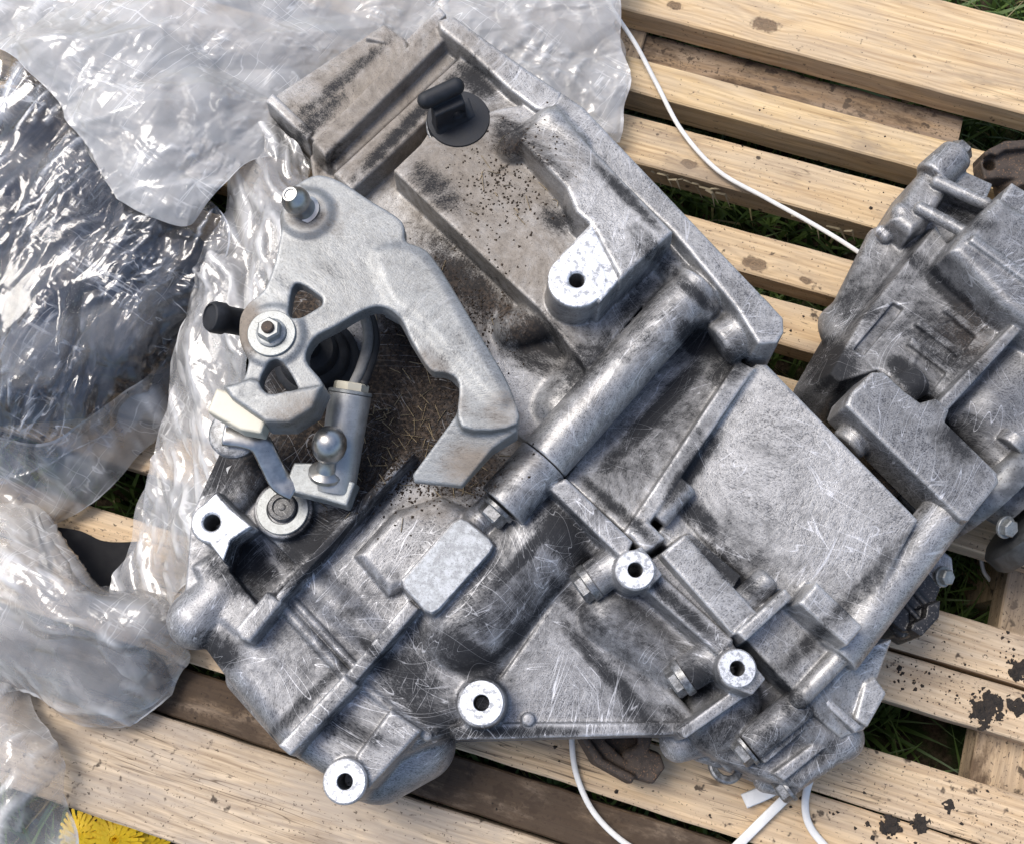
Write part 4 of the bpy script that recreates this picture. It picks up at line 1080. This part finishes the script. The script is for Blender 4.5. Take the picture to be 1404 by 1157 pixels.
bp = P(120, 480, 0)
bag = empty('plastic_bag', (bp[0] / 1000, bp[1] / 1000, 0))
tag(bag, 'crumpled clear plastic bag heaped to the left of the gearbox', 'plastic bag')
FM = film('milky_film', .50, (.84, .835, .82), 2.0, .17, .25, 1, .7)
FC = film('clear_film', -.06, (.80, .83, .88), 2.2, .11, 0, 5, .6)
FG = film('hazy_film', .31, (.80, .795, .78), 1.8, .12, .25, 9, .6)
S1 = [[(-220, -80, 60), (150, -90, 80), (420, -80, 70), (640, -70, 50), (872, -60, 28)],
      [(-60, 30, 96), (150, 40, 110), (400, 40, 80), (640, 30, 45), (846, 20, 26)],
      [(70, 130, 106), (200, 140, 116), (400, 130, 80), (620, 110, 40), (862, 110, 20)],
      [(168, 275, 95), (255, 305, 100), (345, 225, 85), (560, 200, 40), (848, 196, 6)]]
sheet('film_sheet', S1, FM, bag, 6.0, 25, 27, 1.3, 11, 1.7, 1.2)
low = lambda net, dz, dx=0, dy=0: [[(a + dx, b + dy, max(3, z - dz)) for (a, b, z) in row] for row in net]
sheet('film_sheet', low(S1, 12, -4, -6), FM, bag, 8, 110, 26, 1.6, 31, 2.4)
S2 = [[(-140, -60, 70), (0, -20, 84), (90, 100, 90), (170, 250, 86)],
      [(-80, 250, 80), (60, 260, 98), (180, 290, 95), (305, 305, 82)],
      [(-80, 450, 72), (50, 460, 88), (170, 450, 78), (268, 440, 60)],
      [(-80, 650, 36), (20, 650, 42), (100, 610, 38), (205, 520, 26)]]
sheet('film_sheet', S2, FC, bag, 6.5, 58, 17, 2.0, 41, 1.6, 1.7)
sheet('film_sheet', low(S2, 9), FC, bag, 8, 78, 24, 3, 51, 2.4)
S3 = [[(340, 185, 80), (385, 180, 88), (432, 228, 84)], [(300, 312, 82), (350, 330, 92), (408, 330, 97)], [(252, 460, 62), (292, 450, 76), (340, 470, 92)],
      [(215, 610, 46), (268, 610, 62), (325, 620, 84)], [(190, 720, 32), (240, 730, 48), (290, 745, 66)], [(165, 835, 20), (215, 850, 34), (268, 800, 58)]]
sheet('film_sheet', S3, FG, bag, 5.5, 104, 15, 5, 61)
sheet('film_sheet', low(S3, 6, -3, 0), FG, bag, 5, 96, 18, 4, 71, 2.4)
S4 = [[(-60, 700, 20), (30, 690, 32), (72, 722, 30), (84, 808, 20), (150, 822, 22), (222, 796, 34)],
      [(-60, 780, 32), (30, 780, 52), (90, 805, 52), (140, 832, 48), (195, 842, 46), (240, 850, 34)],
      [(-60, 860, 28), (30, 870, 46), (80, 885, 52), (130, 905, 46), (190, 912, 36), (256, 900, 16)],
      [(-60, 932, 5), (20, 936, 10), (60, 948, 15), (100, 976, 12), (140, 990, 8), (240, 948, 6)]]
sheet('film_sheet', S4, FG, bag, 7, 150, 26, 2.4, 81)
sheet('film_sheet', low(S4, 8, 0, -3), FG, bag, 7, 120, 30, 2, 91, 2.4)
S5 = [[(-60, 580, 44), (60, 600, 44), (180, 530, 44), (292, 390, 56)], [(-60, 650, 28), (50, 670, 26), (150, 620, 24), (256, 500, 34)], [(-60, 735, 24), (60, 735, 18), (80, 722, 8), (216, 606, 10)]]
sheet('film_sheet', S5, FG, bag, 4, 130, 30, 3, 101, 2.2, .6)
S6 = [[(-60, 920, 8), (0, 925, 12), (40, 940, 10)], [(-60, 1000, 22), (10, 1000, 32), (66, 1020, 14)], [(-60, 1080, 22), (20, 1090, 36), (96, 1105, 10)], [(-60, 1200, 10), (30, 1200, 22), (100, 1190, 6)]]
sheet('film_sheet', S6, FG, bag, 6, 60, 22, 3, 111, 2.0)
# dark part wrapped in the bag
wp = P(90, 380, 0)
DARKP = simple('dark_wrapped_part', (.022, .030, .052), .45, .2, .5, 60, .5)
wr = empty('wrapped_part', (wp[0] / 1000, wp[1] / 1000, 0))
tag(wr, 'dark bulky part wrapped inside the clear plastic bag', 'car part')
cast('housing', [poly([(-120, 120), (90, 110), (150, 220), (270, 320), (250, 430), (180, 500), (90, 540), (-120, 560)], 60, 8, 12, 8), cap((-30, 260, 34), (130, 260, 36), 110, 100, 10), cap((60, 400, 26), (170, 370, 28), 96, 86, 12), cyl((60, 300, 30), (100, 200, 60), 60, 50, 5, 8)], DARKP, wr, 2.2, False)

# ================================================================== CORDS, FLOWERS, MUD
WHITE = simple('white_cord', (.80, .79, .76), .5, 0, .12, 90, .2)
def cord(name, pts, rad, lab, cat, flat=1.0, mat=WHITE, grp=None):
    w = [P(*p) for p in pts]; l0 = w[0].copy(); l0[2] = min(q[2] for q in w)
    o = tube(name, w, rad, mat, None, tuple(l0 / 1000), 10, flat)
    tag(o, lab, cat, grp)
cord('white_twine', [(815, -40, 30), (838, 10, 28), (872, 62, 14), (900, 115, 6), (935, 180, 4), (985, 235, 4), (1050, 272, 3), (1110, 305, 3), (1160, 335, 3), (1215, 372, 3)], 1.9, 'white plastic twine crossing the slats from the bag to the gearbox', 'twine', .7)
cord('white_twine', [(788, 985, 6), (784, 1012, 5), (790, 1060, 4), (812, 1110, 3), (850, 1150, 3), (900, 1180, 3)], 2.0, 'white twine curling out under the middle of the gearbox bottom edge', 'twine', .7)
cord('white_twine', [(1130, 1030, 22), (1112, 1065, 10), (1104, 1100, 4), (1112, 1135, 3), (1150, 1180, 3)], 2.6, 'white twine looping down from the gearbox corner, right of the strap', 'twine', .5)
cord('plastic_strap', [(1100, 1062, 20), (1085, 1085, 12), (1050, 1120, 5), (1010, 1160, 4), (985, 1185, 3)], 3.3, 'long flat white strap running from the gearbox corner to the frame bottom', 'strap', .2)
cord('plastic_strap', [(1075, 1070, 14), (1050, 1085, 9), (1020, 1098, 6)], 5.0, 'short cut end of white strap beneath the gearbox corner', 'strap', .15)
cord('white_twine', [(1345, 765, -60), (1350, 785, -62), (1368, 808, -66), (1382, 832, -70)], 1.6, 'pale twine hanging in the pallet gap by the bearer', 'twine')
cord('black_hose', [(1440, 800, -30), (1404, 845, -34), (1380, 862, -60), (1350, 866, -90)], 2.2, 'dark hose end in the pallet gap at the right edge', 'hose', 1.0, BLACK)

YEL = simple('dandelion_yellow', (.90, .60, .01), .6, 0, .25, 300, .1, col2=(.92, .58, .01))
STEM = simple('dandelion_stem', (.20, .30, .08), .6, 0, .3)
def dandelion(px, py, z, r, lean, lab, seed):
    c = P(px, py, z)
    t = empty('dandelion', (c[0] / 1000, c[1] / 1000, GZ / 1000)); tag(t, lab, 'dandelion', 'dandelions by the pallet')
    q = np.random.default_rng(seed); V, F = [], []
    ax = np.array([lean[0], lean[1], 1.0]); u, w, d = frame(ax)
    for ringi, (n, rl, rise) in enumerate(((26, 1.0, -.05), (22, .8, .2), (18, .56, .4), (14, .34, .55), (10, .18, .6))):
        for i in range(n):
            a = 2 * math.pi * (i + q.uniform(-.3, .3)) / n; L = r * rl * q.uniform(.88, 1.08); e = u * math.cos(a) + w * math.sin(a); s_ = -u * math.sin(a) + w * math.cos(a)
            b0 = c + d * 1.0; wd = r * .075
            pm = b0 + e * L * .55 + d * (r * .34 * rise + r * .12); pe = b0 + e * L + d * (r * .42 * rise)
            k = len(V)
            V += [b0 - s_ * wd * .4, b0 + s_ * wd * .4, pm + s_ * wd, pm - s_ * wd, pe + s_ * wd * .9, pe - s_ * wd * .9, pe + e * r * .04]
            F += [(k, k + 1, k + 2, k + 3), (k + 3, k + 2, k + 4, k + 5), (k + 5, k + 4, k + 6)]
    mesh_np('petals', V, F, YEL, t, smooth=False)
    lathe('calyx', c - d * r * .5, d, [(r * .12, 0), (r * .3, r * .15), (r * .26, r * .4), (1, r * .42)], STEM, t, 16)
    g0 = np.array([c[0] - lean[0] * 10, c[1] - lean[1] * 10, GZ])
    tube('stem', [g0, (g0 + c) / 2 + np.array([2, 1, 0]), c - d * r * .3], 1.6, STEM, t, n=8)
dandelion(160, 1146, -32, 18, (.1, -.25), 'yellow dandelion, middle bloom beside the pallet edge at the bottom left', 1)
dandelion(112, 1142, -38, 17, (-.2, -.1), 'yellow dandelion partly behind the plastic bag at the bottom left', 2)
dandelion(196, 1162, -44, 17, (.3, -.3), 'yellow dandelion cut by the frame bottom, rightmost of three', 3)

MUD = simple('black_soil', (.045, .034, .026), .85, 0, .5, 260, .9, .0012)
def mud(px, py, r, seed, lab, z=0):
    """ragged smear of soil: fused crumbs, thick in the middle, broken at the edge"""
    c = P(px, py, z); rad = r * S(px, py, z) * 1.25; st = .55
    g = np.arange(-rad, rad, st); X, Y = np.meshgrid(g, g)
    f = .75 - np.hypot(X, Y) / rad + .9 * perlin(X / (rad * .55) + seed, Y / (rad * .55), seed) + .55 * perlin(X / 3.1, Y / 3.1 + seed, seed + 1) + .4 * perlin(X / 1.3, Y / 1.3, seed + 2)
    hh = np.clip(f, 0, .9) * 1.8 * (.6 + perlin(X / 1.6, Y / 1.6, seed + 5)) + .25
    on = f > 0
    V = np.stack([c[0] + X, c[1] + Y, z - .6 + np.where(on, .6 + hh, 0)], -1).reshape(-1, 3)
    n = len(g); idx = np.arange(n * n).reshape(n, n)
    keep = on[:-1, :-1] | on[1:, :-1] | on[:-1, 1:] | on[1:, 1:]
    F = np.stack([idx[:-1, :-1], idx[:-1, 1:], idx[1:, 1:], idx[1:, :-1]], -1)[keep]
    o = mesh_np('soil_patch', V, F, MUD, None, tuple(c / 1000), smooth=False)
    tag(o, lab, 'soil', 'black soil patches on the slats')
mud(1352, 970, 24, 3, 'large ragged black soil patch on the slat above the grass gap, lower right')
mud(1396, 918, 15, 5, 'black soil patch at the right frame edge on the upper of two joined slats')
mud(1398, 968, 14, 6, 'black soil patch at the right frame edge beside the large patch')
mud(1222, 1132, 13, 7, 'black soil patch, leftmost of those on the slat near the bottom right')
mud(1262, 1128, 12, 8, 'black soil patch, middle one on the slat near the bottom right')
mud(1302, 1104, 9, 9, 'small black soil patch on the slat above the bottom right row')

# black sheet added to darken the slat where the bag opens
q = [(60, 716), (182, 742), (172, 770), (176, 800), (60, 800)]
w = P(120, 770, 1)
o = sheet('darkening_sheet', [[(56, 716, 3), (100, 722, 4), (140, 738, 3), (190, 744, 3)], [(56, 760, 5), (100, 765, 5), (140, 770, 4), (186, 775, 4)], [(56, 820, 4), (100, 822, 5), (140, 825, 4), (180, 826, 3)]], simple('sheet_black', (.006, .006, .008), .85, 0, .3), None, 1.2, 30, 20, 2, 131, 2.0)
tag(o, 'black sheet added to darken the slat inside the opening of the bag', 'dark sheet')

# loose soil specks strewn over the slats
SL = [(237.5, 277), (172.5, 206), (124.5, 159), (-69.3, -34.5), (-105.7, -72.2), (-178, -140), (-222, -180), (-259, -227), (-334, -261), (368, 452), (297, 327)]
q = np.random.default_rng(12); V, F = [], []
for i in range(2600):
    n0, n1 = SL[q.choice(len(SL), p=[.06, .06, .06, .16, .18, .14, .1, .14, .06, .02, .02])]
    n_ = q.uniform(n0 + 1, n1 - 1); u_ = q.uniform(-420, 420) if q.random() < .5 else q.normal(330, 60)
    if perlin(np.array([u_ / 40]), np.array([n_ / 25]), 4)[0] < -.05 + .2 * q.random(): continue
    w = UA * u_ + NA * n_; zz = -4 if n0 == -259 else 0
    r = q.gamma(2.0, .32) + .2; k = len(V)
    for j in range(5):
        a = j * 1.256 + q.random() * .8; V.append((w[0] + math.cos(a) * r * q.uniform(.5, 1.3), w[1] + math.sin(a) * r * q.uniform(.5, 1.3), zz - .7))
    V.append((w[0], w[1], zz + .3 + r * .5))
    F += [(k + j, k + (j + 1) % 5, k + 5) for j in range(5)]
o = mesh_np('soil_specks', V, F, MUD, smooth=False)
tag(o, 'fine dark soil specks strewn over the pallet slats', 'soil', kind='stuff')

# dry grass stems hanging over the gap beside the housing
q = np.random.default_rng(3); V, F = [], []
for i in range(16):
    x0, y0 = 884 + i * 9 + q.uniform(-4, 4), 232 + i * 2.9 + q.uniform(-3, 3)
    if i > 11: x0, y0 = 1085 + (i - 12) * 24, 296 + (i - 12) * 7
    a, b_ = P(x0, y0, -6), P(x0 + q.uniform(10, 34), y0 + q.uniform(10, 26), -22 + q.uniform(-6, 6)); m_ = (a + b_) / 2 + np.array([1, 2, 5])
    n_ = np.array([.35, .35, .2]); k = len(V)
    for p_, w_ in ((a, .8), (m_, 1.2), (b_, .25)): V += [p_ - n_ * w_ * 1.6, p_ + n_ * w_ * 1.6]
    F += [(k, k + 1, k + 3, k + 2), (k + 2, k + 3, k + 5, k + 4)]
o = mesh_np('dry_grass', V, F, simple('dry_grass_straw', (.50, .42, .27), .7, 0, .3), smooth=False)
tag(o, 'pale dry grass stems over the gap beside the clutch housing', 'dry grass', kind='stuff')
